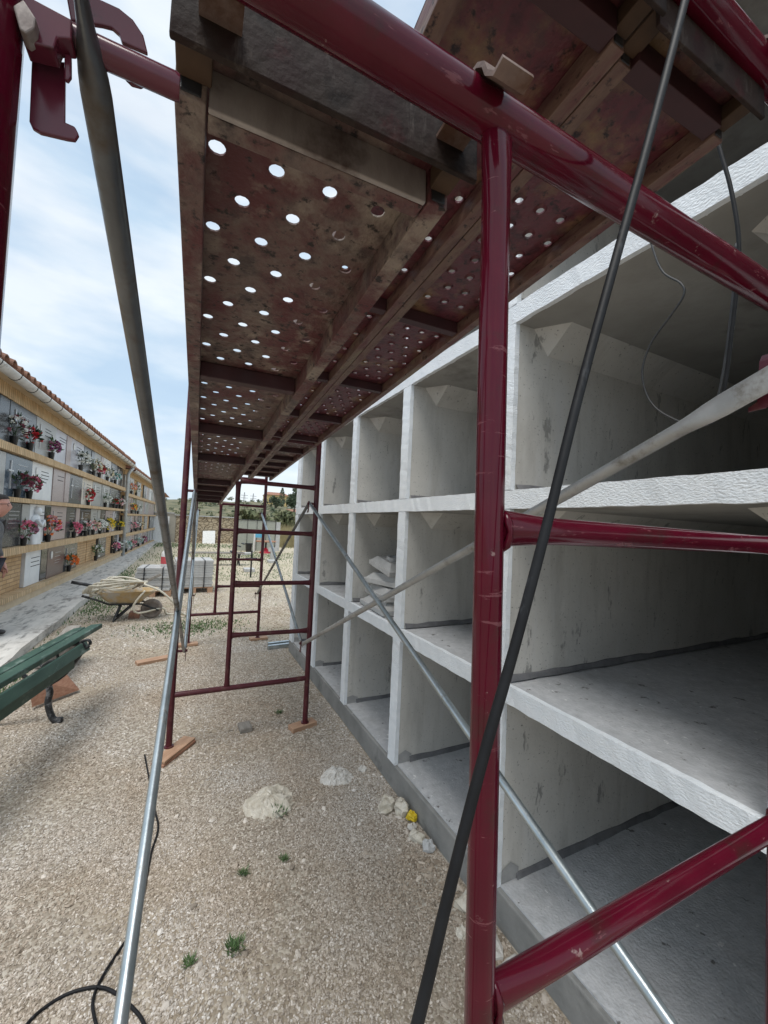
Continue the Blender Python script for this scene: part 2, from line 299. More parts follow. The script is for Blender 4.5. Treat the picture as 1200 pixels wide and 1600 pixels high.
# ================================================================== SETTING
def gh(x, y): return 0.008 * math.sin(1.9*x + .7*y) * math.sin(1.3*y + .4) + .004 * math.sin(5.1*x - 3.7*y)
def axis(lo, hi, fine_lo, fine_hi, step, grow=1.35):
    a = [fine_lo + i * step for i in range(int((fine_hi - fine_lo) / step) + 1)]
    s = step; p = a[0]
    while p > lo: s *= grow; p -= s; a.insert(0, max(p, lo))
    s = step; p = a[-1]
    while p < hi: s *= grow; p += s; a.append(min(p, hi))
    return a
xs = axis(-400, 400, -2.2, 1.4, .09); ys = axis(-12, 700, .3, 6.5, .09)
g = MB(); nx = len(xs)
MOUNDS = [(.50, 2.24, .16, .055), (.90, 2.33, .13, .05), (.90, 1.12, .22, .03)]
def ground_z(x, y):
    fade = max(0, 1 - max(abs(x), abs(y - 3)) / 9)
    return gh(x, y) * fade
g.add([(x, y, ground_z(x, y)) for y in ys for x in xs], [(j*nx + i, j*nx + i + 1, (j+1)*nx + i + 1, (j+1)*nx + i) for j in range(len(ys) - 1) for i in range(nx - 1)])
tag(g.build('ground', MT['ground'], smooth=True), kind='structure')

# loose pebbles of the gravel: real stones, scattered by geometry nodes
def gravel(name, x0, x1, y0, y1, density, smin, smax, seed, label='loose pale beige gravel pebbles lying over the yard'):
    m = MB(); nxx = 24; nyy = 24
    vs = [(x0 + (x1-x0)*i/nxx, y0 + (y1-y0)*j/nyy, 0) for j in range(nyy+1) for i in range(nxx+1)]
    m.add([(x, y, ground_z(x, y) + .001) for x, y, _ in vs], [(j*(nxx+1)+i, j*(nxx+1)+i+1, (j+1)*(nxx+1)+i+1, (j+1)*(nxx+1)+i) for j in range(nyy) for i in range(nxx)])
    o = m.build(name, MT['pebble']); tag(o, kind='stuff')
    tag(o, label, 'gravel')
    ng = bpy.data.node_groups.new(name, 'GeometryNodeTree')
    ng.interface.new_socket('Geometry', in_out='INPUT', socket_type='NodeSocketGeometry'); ng.interface.new_socket('Geometry', in_out='OUTPUT', socket_type='NodeSocketGeometry')
    gi = N(ng, 'NodeGroupInput'); go = N(ng, 'NodeGroupOutput'); l = ng.links.new
    d = N(ng, 'GeometryNodeDistributePointsOnFaces'); d.inputs['Density'].default_value = density; d.inputs['Seed'].default_value = seed
    ico = N(ng, 'GeometryNodeMeshIcoSphere'); ico.inputs['Radius'].default_value = 1; ico.inputs['Subdivisions'].default_value = 2
    nz = N(ng, 'ShaderNodeTexNoise'); nz.inputs['Scale'].default_value = 1.3; nz.inputs['Detail'].default_value = 1
    sp = N(ng, 'GeometryNodeSetPosition'); vm = N(ng, 'ShaderNodeVectorMath', operation='SUBTRACT'); vm.inputs[1].default_value = (.5, .5, .5)
    vs2 = N(ng, 'ShaderNodeVectorMath', operation='SCALE'); vs2.inputs['Scale'].default_value = 1.3
    l(nz.outputs['Color'], vm.inputs[0]); l(vm.outputs[0], vs2.inputs[0]); l(vs2.outputs[0], sp.inputs['Offset']); l(ico.outputs[0], sp.inputs[0])
    iop = N(ng, 'GeometryNodeInstanceOnPoints')
    rv = N(ng, 'FunctionNodeRandomValue', data_type='FLOAT_VECTOR'); rv.inputs[0].default_value = (-.5, -.5, 0); rv.inputs[1].default_value = (.5, .5, 6.28); rv.inputs['Seed'].default_value = seed
    rs = N(ng, 'FunctionNodeRandomValue', data_type='FLOAT_VECTOR'); rs.inputs[0].default_value = (smin, smin*.8, smin*.5); rs.inputs[1].default_value = (smax, smax*.75, smax*.5); rs.inputs['Seed'].default_value = seed + 3
    sm = N(ng, 'GeometryNodeSetMaterial'); sm.inputs['Material'].default_value = MT['pebble']
    jn = N(ng, 'GeometryNodeJoinGeometry')
    pos = N(ng, 'GeometryNodeInputPosition'); dn = N(ng, 'ShaderNodeTexNoise'); dn.inputs['Scale'].default_value = 1.7; dn.inputs['Detail'].default_value = 6; l(pos.outputs[0], dn.inputs[0])
    dm = N(ng, 'ShaderNodeMapRange'); dm.inputs[1].default_value = .40; dm.inputs[2].default_value = .56; dm.inputs[3].default_value = density*.12; dm.inputs[4].default_value = density*1.25
    l(dn.outputs[0], dm.inputs[0]); l(dm.outputs[0], d.inputs['Density'])
    l(gi.outputs[0], d.inputs[0]); l(d.outputs['Points'], iop.inputs['Points']); l(sp.outputs[0], sm.inputs[0]); l(sm.outputs[0], iop.inputs['Instance'])
    l(rv.outputs[0], iop.inputs['Rotation']); l(rs.outputs[0], iop.inputs['Scale'])
    l(iop.outputs[0], go.inputs[0])
    md = o.modifiers.new('scatter', 'NODES'); md.node_group = ng
    return o
gravel('gravel', -1.35, 1.17, .55, 2.7, 25000, .0024, .0068, 1)
gravel('gravel', -1.45, 1.17, 2.7, 5.2, 8500, .0034, .009, 2)
gravel('gravel', -1.45, 2.6, 5.2, 9.5, 1300, .006, .015, 3)

gravel('gravel', -1.35, 1.15, .6, 4.2, 55, .009, .019, 5, 'scattered larger stones among the fine gravel')
gravel('rubble', 1.02, 1.165, .55, 2.6, 420, .007, .021, 6, 'pale rubble crumbs along the foot of the foundation')

# pavement along the old niches
m = MB(); yy = [3.0 + .35*i for i in range(72)]
def kx(y): return -1.47 + .012*math.sin(3*y) + .008*math.sin(7.7*y)
for i in range(len(yy) - 1):
    a, b = yy[i], yy[i+1]
    m.add([(-2.9, a, .10), (kx(a), a, .10), (kx(b), b, .10), (-2.9, b, .10), (kx(a), a, -.05), (kx(b), b, -.05)], [(0, 1, 2, 3), (1, 4, 5, 2)])
tag(m.build('pavement', MT['walk']), kind='structure')

# hill behind the yard
m = MB(); hx = [-150 + 7.5*i for i in range(41)]; hy = [30, 34, 40, 50, 62, 76, 92, 110, 130, 160, 220]
def hill_z(x, y):
    t = min(1, max(0, (y - 32) / 95)); t = t*t*(3 - 2*t)
    return -.3 + t * (5.4 - .028*(x - 10) + 1.2*math.sin(x*.045 + 1) + .7*math.sin(x*.13 + y*.05)) + .3*math.sin(x*.3 + y*.2)*t
m.add([(x, y, hill_z(x, y)) for y in hy for x in hx], [(j*41 + i, j*41 + i + 1, (j+1)*41 + i + 1, (j+1)*41 + i) for j in range(len(hy)-1) for i in range(40)])
MT['hill'] = overlay(mat('hill_ground', [(.10,.105,.05), (.17,.155,.085), (.25,.21,.13)], .25, .95, contrast=(.3,.7)), (.05,.065,.03), .6, .5, .6)
tag(m.build('hill', MT['hill'], smooth=True), kind='structure')

# ================================================================== NEW CONCRETE NICHES (right)
XW, XB = 1.18, 3.45
DIVN = [-.53, .333, 1.24, 2.11, 2.96, 3.83, 4.70]              # near faces of the dividing walls
TH = .09
Y0N, Y1N = -.50, 4.79 + .05
LED = [(.137, .137), (.868, .939), (1.644, 1.721), (2.422, 2.50), (3.20, 3.29)]   # floor levels (bottom, top of slab)
NB = thing('niche_block', 'unfinished grey concrete block of burial niches edged in white plaster', 'niche block', (XW, 2.2, 0))
MB().box((XW, Y0N, -.2), (XB, Y1N, .137)).build('foundation', MT['found'], NB, bevel=.006)
MB().box((XB, Y0N, .137), (XB + .12, Y1N, 3.29)).build('back_wall', MT['concrete'], NB)
for zb, zt in LED[1:]:
    MB().box((XW + .022, Y0N, zb + .02), (XB, Y1N - .01, zt - .002)).build('shelf_slab', MT['floor_conc'], NB)
    MB().box((XW + .022, Y0N, zb), (XB, Y1N - .01, zb + .0195)).build('shaded_underside', MT['ceil'], NB)  # thin dark underside layer, added to paint ceiling shade and cut bounce
MB().box((XW + .02, Y0N + .01, .137), (XB, Y1N - .03, .143)).build('shelf_slab', MT['floor_conc'], NB)
for k, y in enumerate(DIVN):
    for i in range(4):
        z0 = LED[i][1] + (.0065 if i == 0 else 0); z1 = LED[i+1][0]
        MB().box((XW + .022, y + .002, z0), (XB, y + TH - .002, z1)).build('dividing_wall', MT['concrete'], NB)
def strip(p0, p1, w0, w1, name='plaster_edge', n=40):          # hand-trowelled plaster strip on the front; p along length, w across
    m = MB(); p0 = Vector(p0); p1 = Vector(p1); w0 = Vector(w0); w1 = Vector(w1); vs = []
    for i in range(n + 1):
        c = p0.lerp(p1, i / n); e = .0016
        a = c + w0 * (1 + rnd(-1, 1) * e / w0.length); b = c + w1 * (1 + rnd(-1, 1) * e / w1.length)
        d0 = rnd(-.0015, .0015)
        vs += [a + Vector((.024, 0, 0)), a + Vector((d0, 0, 0)), b + Vector((-d0, 0, 0)), b + Vector((.024, 0, 0))]
    fs = [(4*i + j, 4*i + j + 1, 4*i + j + 5, 4*i + j + 4) for i in range(n) for j in range(3)] + [(0, 3, 2, 1), (4*n, 4*n+1, 4*n+2, 4*n+3)]
    return m.add(vs, fs).build(name, MT['plaster'], NB)
for i in range(1, 5):
    zb, zt = LED[i]; c = (zb + zt) / 2; h = (zt - zb) / 2
    strip((XW, Y0N, c), (XW, Y1N, c), (0, 0, -h), (0, 0, h), n=150)
for k, y in enumerate(DIVN):
    t = TH / 2 + (.025 if k == len(DIVN) - 1 else 0)
    for i in range(4):
        z0 = LED[i][1] + (.0 if i == 0 else .002); z1 = LED[i+1][0] - .002
        strip((XW, y + t, z0), (XW, y + t, z1), (0, -t, 0), (0, t, 0), n=26)
for k in range(len(DIVN) - 1):
    yn, yf = DIVN[k] + TH, DIVN[k+1]                           # cell between
    for i in range(4):
        zc = LED[i+1][0]; zf = LED[i][1]
        for yw, s in ((yf + .002, -1), (yn - .002, 1)):
            hz, hw = .10, .12                                  # haunch under the ceiling
            P = [(1.285, yw, zc), (1.372, yw, zc - hz), (1.372, yw + s*hw, zc), (XB, yw, zc - hz), (XB, yw + s*hw, zc), (XB, yw, zc)]
            MB().add([Vector(p) for p in P], [(0, 1, 2), (1, 3, 4, 2), (0, 5, 3, 1)]).build('haunch', MT['concrete'], NB)
        # mortar run along the foot of the far wall
        m = MB(); n = 26; xa = XW + (.10 if i == 0 else .03); vs = []
        for j in range(n + 1):
            x = xa + (XB - xa) * j / n; hh = .026 + rnd(-.006, .006) + (.004 if i == 0 else 0)
            vs += [(x, yf + .002, zf + .002 + hh), (x, yf - .004, zf + .002 + hh*.9), (x, yf - .012 + rnd(-.004, .004), zf + .0045)]
        m.add(vs, [(3*j + q, 3*j + q + 1, 3*j + q + 4, 3*j + q + 3) for j in range(n) for q in range(2)]).build('mortar_joint', MT['mortar'], NB)
    # rough patch at the bottom front corner
    vs = [(XW + .024, yf - .001, .145), (XW + .11, yf - .001, .145), (XW + .115, yf - .001, .185), (XW + .07, yf - .001, .20 + rnd(-.01, .02)), (XW + .024, yf - .001, .195)]
    MB().add(vs, [(0, 1, 2, 3, 4)]).build('mortar_patch', mat('grey_patch', [(.30,.30,.295), (.38,.375,.365)], 14, .9), NB)
MB().box((XW - .10, Y0N, 3.29), (XB + .12, Y1N + .08, 3.40)).build('roof_slab', MT['concrete'], NB)

# stack of precast pieces lying in a niche of the middle row
STK = [(.0, .34, .48), (.085, .31, .46), (.175, .30, .42), (.27, .24, .36)]
for q, (dz, wx, wy) in enumerate(STK):
    zb = LED[1][1] + .004 + dz + (.012 if q == 3 else 0); cx = 1.42 + rnd(-.03, .03); cyy = 2.66 + rnd(-.03, .03); a = rnd(-.25, .25); tl = .16 if q == 3 else 0
    R = Matrix.Translation((cx, cyy, zb)) @ Matrix.Rotation(a, 4, 'Z') @ Matrix.Rotation(tl, 4, 'X')
    nm = ['lowest', 'second', 'third', 'topmost, tilted'][q]
    t = thing('precast_block', f'pale moulded concrete piece in a niche, {nm} of its stack', 'concrete block', (cx, cyy, zb), 'precast pieces stacked in the niche')
    MB().box((-wx/2, -wy/2, 0), (wx/2, wy/2, .036), R).build('base', MT['slabgrey'], t, bevel=.004)
    m = MB(); a0 = [(-wx/2*.92, -wy/2*.92, .036), (wx/2*.92, -wy/2*.92, .036), (wx/2*.92, wy/2*.92, .036), (-wx/2*.92, wy/2*.92, .036)]
    b0 = [(x*.74, y*.74, .078) for x, y, z in a0]
    m.add([R @ Vector(p) for p in a0 + b0], [(0,1,5,4),(1,2,6,5),(2,3,7,6),(3,0,4,7),(4,5,6,7)]).build('moulding', MT['slabgrey'], t)
    if q in (1, 3):
        k = MB().lathe([(.06, .078), (.055, .10), (.035, .102), (.035, .08)], (0, 0, 0), 12); k.v = [tuple(R @ Vector(p)) for p in k.v]
        k.build('collar', MT['slabgrey'], t)

# ================================================================== OLD BRICK NICHES (left)
def lx(y): return -2.33 + .03 * (y - 7.58)
def old_block(name, label, ya, yb, dz, mod, slabs, roofdz=0.0):
    B = thing(name, label, 'niche building', (lx((ya+yb)/2), (ya+yb)/2, 0))
    def seg(m, x0, x1, z0, z1, a=ya, b=yb):                      # box that follows the wall line; x measured outwards from the face
        vs = [(lx(y) + x, y, z) for y in (a, b) for x, z in ((x0, z0), (x1, z0), (x1, z1), (x0, z1))]
        return m.add(vs, [(0,1,2,3),(7,6,5,4),(0,4,5,1),(1,5,6,2),(2,6,7,3),(3,7,4,0)])
    Z = [.10, .29, (.88, .99), (1.653, 1.722), (2.354, 2.463), (3.095, 3.28)]
    Z = [tuple(q + dz for q in z) if isinstance(z, tuple) else z + dz for z in Z]
    seg(MB(), -2.6, -.06, -.1, Z[5][1] + .05).build('wall', MT['brick'], B)
    seg(MB(), -.06, .08, .05, Z[1] - .075).build('plinth', MT['soffit'], B)
    seg(MB(), -.06, .11, Z[1] - .072, Z[1]).build('sill', MT['soldier'], B)
    for k in (2, 3, 4): seg(MB(), -.06, .09, Z[k][0], Z[k][1]).build('ledge', MT['soldier'], B)
    seg(MB(), -.06, .02, Z[5][0], Z[5][1]).build('soldier_band', MT['soldier'], B)
    # eave, gutter, tiles
    ze = Z[5][1]
    MB().add([(lx(y) + x, y, z) for y in (ya, yb) for x, z in ((-.02, ze), (.20, ze - .02), (.20, ze + .03), (-.02, ze + .05))], [(0,1,2,3),(7,6,5,4),(0,4,5,1),(1,5,6,2),(2,6,7,3),(3,7,4,0)]).build('soffit', MT['soffit'], B)
    gx = .265; gz = ze + .005; n = 9
    prof = [(gx + .07*math.cos(t), gz - .075*math.sin(t)) for t in (math.pi * i / n for i in range(n + 1))]
    m = MB(); m.add([(lx(y) + x, y, z) for y in (ya, yb) for x, z in prof], [(i, i+1, n+2+i, n+1+i) for i in range(n)])
    gt = m.build('gutter', MT['gutter'], B, smooth=True, solid=.004)
    y = ya + .25
    while y < yb - .1:
        MB().path([(lx(y) + gx + .076*math.cos(t), y, gz - .08*math.sin(t)) for t in (math.pi * i / 8 for i in range(9))], .006, 5).build('bracket', MT['iron'], gt); y += .55
    rf = MB().add([(lx(y) + x, y, z) for y in (ya, yb) for x, z in ((.28, ze + .03), (-1.5, ze + .55), (-2.9, ze + .10), (-2.9, ze), (.26, ze + .005))], [(0,5,6,1),(1,6,7,2),(4,0,1,2,3),(9,8,7,6,5),(3,8,9,4),(2,7,8,3),(0,4,9,5)]).build('roof', MT['tile'], B)
    y = ya + .09; tm = None
    while y < yb:
        if tm is None:
            m = MB(); vs = []
            for s, (x, z, r) in enumerate(((.33, 0, .085), (-.2, .155, .075), (-.9, .36, .07))):
                vs += [(x, r*math.cos(t), z + r*1.05*math.sin(t)) for t in (math.pi * i / 6 for i in range(7))]
            m.add(vs, [(7*s + i, 7*s + i + 1, 7*s + i + 8, 7*s + i + 7) for s in range(2) for i in range(6)])
            o = m.build('roof_tile', MT['tile'], rf, smooth=True, local=True, solid=.014); tm = o.data
        else:
            o = bpy.data.objects.new('roof_tile', tm); COL.objects.link(o); o.parent = rf
            sm_ = o.modifiers.new('solid', 'SOLIDIFY'); sm_.thickness = .014; sm_.offset = 1
        o.location = (lx(y) - B.location.x, y - B.location.y, ze + .035 + rnd(-.008, .008)); o.rotation_euler = (0, 0, rnd(-.04, .04)); y += .215
    # memorial slabs
    rows = [(Z[4][1], Z[5][0]), (Z[3][1], Z[4][0]), (Z[2][1], Z[3][0]), (Z[1], Z[2][0])]
    info = {}
    for r in range(4):
        z0, z1 = rows[r]; c = 0; y = ya + .05
        while y + mod < yb:
            st = slabs(r, c)
            info[(r, c)] = (y, y + mod, z0, z1, st)
            slab(B, y, y + mod, z0, z1, st, seg); y += mod; c += 1
    return B, info, Z
STY = {}
def polished(n, a, b, rough=.08, sc=30): STY[n] = mat('slab_' + n, [a, b], sc, rough, spec=.6)
polished('black', (.018,.019,.022), (.04,.042,.046)); polished('navy', (.055,.075,.10), (.10,.13,.165), .15)
polished('white', (.66,.68,.69), (.76,.77,.77), .4, 6); polished('pink', (.32,.25,.235), (.46,.38,.36), .3, 50)
polished('brown', (.10,.065,.06), (.17,.115,.105), .3, 50); polished('grey', (.30,.30,.29), (.42,.42,.40), .3, 60)
polished('lilac', (.42,.41,.45), (.50,.49,.53), .25, 4); polished('dark', (.05,.052,.055), (.09,.092,.095), .2)
polished('cream', (.58,.53,.45), (.66,.61,.53), .5, 8)
MT['gold'] = flat('lettering_gilt', (.55,.50,.40), .4); MT['pale'] = flat('pale_enamel', (.62,.62,.60), .35); MT['silver'] = flat('silver_letter', (.5,.5,.5), .35, .6)
def slab(B, ya, yb, z0, z1, st, seg):
    if st == 'brick':
        p = seg(MB(), -.055, -.035, z0, z1, ya + .03, yb - .03).build('brick_panel', MT['brick'], B); return
    d = rnd(.0, .02); ins = .012
    s = seg(MB(), -.055, .0 + d, z0 + .006, z1 - .006, ya + ins, yb - ins).build('memorial_slab', STY[st], B, bevel=.004)
    lt = MT['silver'] if st in ('black', 'navy', 'dark', 'brown') else MT['iron']
    w = yb - ya; zz = z1 - .14; k = random.choice((0, 1, 2))
    m = MB()
    for i in range(random.choice((2, 3, 4))):                     # worn inscription: too small to read
        y = ya + w*(.42 if k else .25); e = y + w * rnd(.25, .42)
        while y < e:
            b = min(e, y + rnd(.012, .04)); seg(m, d, d + .004, zz, zz + .011, y, b); y = b + .012
        zz -= rnd(.045, .08)
    tag(m.build('inscription', lt, s), kind='stuff')
    if k == 0:
        seg(MB(), d, d + .01, z0 + .02, z1 - .02, ya + .68*w, yb - .02).build('side_panel', STY[random.choice(('grey', 'lilac', 'pink', 'dark', 'black'))], s)
    if k == 1:
        m = MB(); seg(m, d, d + .012, z0 + .12, z1 - .1, ya + .17*w, ya + .17*w + .025); seg(m, d, d + .0115, z1 - .26, z1 - .235, ya + .17*w - .07, ya + .17*w + .095); m.build('cross', MT['silver'] if st != 'white' else MT['pale'], s)
    if k == 2:
        m = MB(); cy, cz = ya + .2*w, z1 - .16
        m.prism([(lx(cy) + d, cy + .055*math.cos(t), cz + .075*math.sin(t)) for t in (2*math.pi*i/14 for i in range(14))], (.012, 0, 0)); m.build('portrait', MT['pale'], s)
TOP = {0: ['white','black','dark','grey','lilac','lilac','dark','grey','white','dark','black','grey','white'],
       1: ['navy','navy','navy','white','pink','dark','cream','grey','grey','dark','black','grey','dark'],
       2: ['dark','black','dark','white','pink','dark','black','grey','dark','pink','black','dark','grey'],
       3: ['cream','white','brick','white','brown','dark','brick','brick','dark','brick','black','grey','dark']}
OB, INFO, ZR = old_block('niche_building', 'long brick building of old burial niches with ledges, gutter and tiled eave', 5.33, 16.55, 0, .985, lambda r, c: TOP[r][c % 13])
OB2, INFO2, ZR2 = old_block('niche_building', 'lower far brick niche building with a stepped down roof beyond the downpipe', 16.62, 27.0, -.14, 1.02,
    lambda r, c: random.choice(['dark','black','grey','white','pink','dark','grey','brick']))
dp = thing('downpipe', 'grey zinc rain pipe running down between the two brick niche buildings', 'downpipe', (lx(16.5) + .12, 16.5, .1))
px = lx(16.5) + .12
MB().path([(px + .14, 16.5, 3.2), (px + .06, 16.5, 3.08), (px, 16.5, 2.95), (px, 16.5, .12)], .055, 12).build('pipe', MT['pipe'], dp, smooth=True)
for z in (.6, 1.7, 2.7): MB().lathe([(.062, z), (.064, z + .005), (.064, z + .03), (.062, z + .035)], (px, 16.5, 0), 12).build('collar', MT['pipe'], dp)

# ================================================================== SCAFFOLD
Y1, Y2, Y3 = .285, 3.0, 5.4
def P(x, y, z): return Vector((x, y, z + H))                       # z measured from the camera level
def tube(name, p0, p1, r, m, par, flare0=False, flare1=False, n=16):
    p0 = Vector(p0); p1 = Vector(p1); d = (p1 - p0); Ln = d.length; u = d / Ln
    pts, rs, fl = [p0], [r], [(1, 1)]
    if flare0: pts += [p0 + u*.012, p0 + u*.05, p0 + u*.075]; rs = [r]*4; fl = [(.75, 1.32), (.8, 1.25), (.95, 1.05), (1, 1)]
    if flare1: pts += [p1 - u*.075, p1 - u*.05, p1 - u*.012]; rs += [r]*3; fl += [(1, 1), (.95, 1.05), (.8, 1.25)]
    pts.append(p1); rs.append(r); fl.append((.75, 1.32) if flare1 else (1, 1))
    up = Vector((0, 1, 0)) if abs(u.y) < .9 else Vector((1, 0, 0))
    return MB().path(pts, rs, n, flat=(up, fl)).build(name, m, par, auto=True)
def lug(par, p, s=1.0, side=1):                                    # brace pin with its drop latch
    p = Vector(p); q = par
    o = MB().path([p + Vector((-.03*side*s, 0, 0)), p + Vector((.035*side*s, 0, 0))], .009*s, 8).build('brace_pin', MT['red_dull'], q, auto=True)
    MB().prism([p + Vector((.022*side*s, a*s, b*s)) for a, b in ((-.012,.02),(.012,.02),(.014,-.05),(.03,-.06),(.03,-.07),(-.002,-.068),(-.012,-.05))], (.004*side*s, 0, 0)).build('latch', MT['red_dull'], o)
def frame(label, Y, xl, xi, xr, zl, zr, top, longs, rungs, upper, rm, rp, ri, rr, m, foot=0.0, tilt=0.0, itop=None, ibot=None):
    fz = -H + foot
    t = thing('scaffold', label, 'scaffold frame', (xl, Y, foot), 'red scaffold frames under the planks')
    tube('post', P(xl, Y, fz), P(xl, Y, top), rp, m, t); tube('post', P(xr, Y, fz), P(xr, Y, top), rp, m, t)
    for z in longs: tube('long_rail', P(xl + rp*.8, Y, z), P(xr - rp*.8, Y, z), rm, m, t)
    it, ib = itop if itop is not None else rungs[0], ibot if ibot is not None else rungs[-1]
    tube('inner_post', P(xi + tilt*ib, Y, ib), P(xi + tilt*it, Y, it), ri, m, t, True, True)
    for z in rungs: tube('rung', P(xi + tilt*z + ri*.7, Y, z + .003), P(xr - rp*.7, Y, z - .003), rr, m, t, True, True)
    for z in rungs:
        rg = [c for c in t.children if c.name.startswith('rung')][rungs.index(z)]
        for xw in (xi + tilt*z + ri*.98, xr - rp*.98): MB().path([P(xw + rnd(-.001, .001), Y + rr*.95*math.cos(q), z + rr*1.32*math.sin(q)) for q in (2*math.pi*i/16 for i in range(17))], [.0032 + rnd(-.0008, .0012) for _ in range(17)], 6, cap=False).build('weld', m, rg, smooth=True)
    if upper is not None: tube('deck_rail', P(xi - .02, Y, upper), P(xr - rp*.8, Y, upper), rm, m, t)
    for x in (xl, xr): MB().lathe([(rp*1.5, 0), (rp*1.5, .008), (rp*1.02, .01), (rp*1.02, .05)], (x, Y, foot - .0 if foot else 0.0), 14).build('foot', m, t)
    return t
F1 = frame('glossy dark red scaffold frame with its black hose and chipped main rail over the yard', Y1, -.117, .2475, .852, 0, 0, 1.35, [.384, -1.19], [0.0, -.42, -.80],   .724, .0195, .02, .0132, .0135, MT['red'], tilt=-.02, itop=.372, ibot=-1.19)
F1['label'] = 'glossy dark red scaffold frame beside the hanging black hose'
F2 = frame('dark red ladder scaffold frame standing on wooden blocks in front of the open niches', Y2, -.025, .3125, .886, 0, 0, 1.3, [-1.18], [.271, -.084, -.455, -.818], .612, .018, .0195, .0165, .016, MT['red_dull'], foot=.035, ibot=-1.18)
F3 = frame('thin dark red scaffold frame at the far end of the lower planks', Y3, .09, .372, .905, 0, 0, 1.15, [-1.185], [.185, -.14, -.51, -.85], .53, .018, .0195, .0165, .016, MT['red_dull'], foot=.03, ibot=-1.185)
for f, pts in ((F2, [(.851, 3, .146, -1), (.847, 3, -.915, -1), (.022, 3, .179, 1), (.017, 3, -.894, 1)]), (F3, [(.875, 5.4, .088, -1), (.872, 5.4, -.948, -1), (.105, 5.4, .091, 1), (.10, 5.4, -.95, 1)])):
    for x, y, z, s in pts: lug(f, P(x, y, z), 1.0, s)
lug(F1, P(.83, .30, .262), .7, -1)
MB().prism([P(x, .292, z) for x, z in ((.800,.262),(.815,.262),(.818,.29),(.810,.300),(.802,.288))], (0, .012, 0)).build('latch', MT['red'], F1)

# locking bar and flat latches on the near left post
bar0, bar1 = onY(40, 28, .292), onY(281, 138, .292)
lb = MB().path([bar0, bar0.lerp(bar1, .97), bar1], [.0072, .0072, .0066], 12, flat=(Vector((0, 0, 1)), [(1.15, 1)]*3)).build('lock_bar', MT['latch'], F1, auto=True)
def plate(px, Y, th, name, m=MT['latch']): return MB().prism([onY(x, y, Y) for x, y in px], (0, th, 0)).build(name, m, F1, bevel=.0008)
plate([(49,92),(102,96),(101,190),(117,197),(123,209),(117,218),(104,216),(62,206),(50,199),(45,188)], .298, .003, 'latch_plate')
plate([(100,-25),(130,-12),(160,0),(186,12),(208,30),(224,54),(231,82),(190,64),(186,52),(175,42),(160,38),(110,30)], .302, .003, 'latch_plate')
plate([(190,105),(233,120),(232,128),(220,134),(205,130),(195,120)], .296, .003, 'latch_plate')
plate([(100,82),(111,84),(111,118),(106,125),(100,122)], .288, .003, 'latch_tongue')
plate([(30,0),(45,-6),(112,30),(112,60),(90,58),(84,75),(35,62)], .280, .012, 'latch_block')
plate([(20,8),(36,-2),(56,28),(54,44),(40,52),(30,44)], .274, .010, 'wedge', MT['bare_steel'])

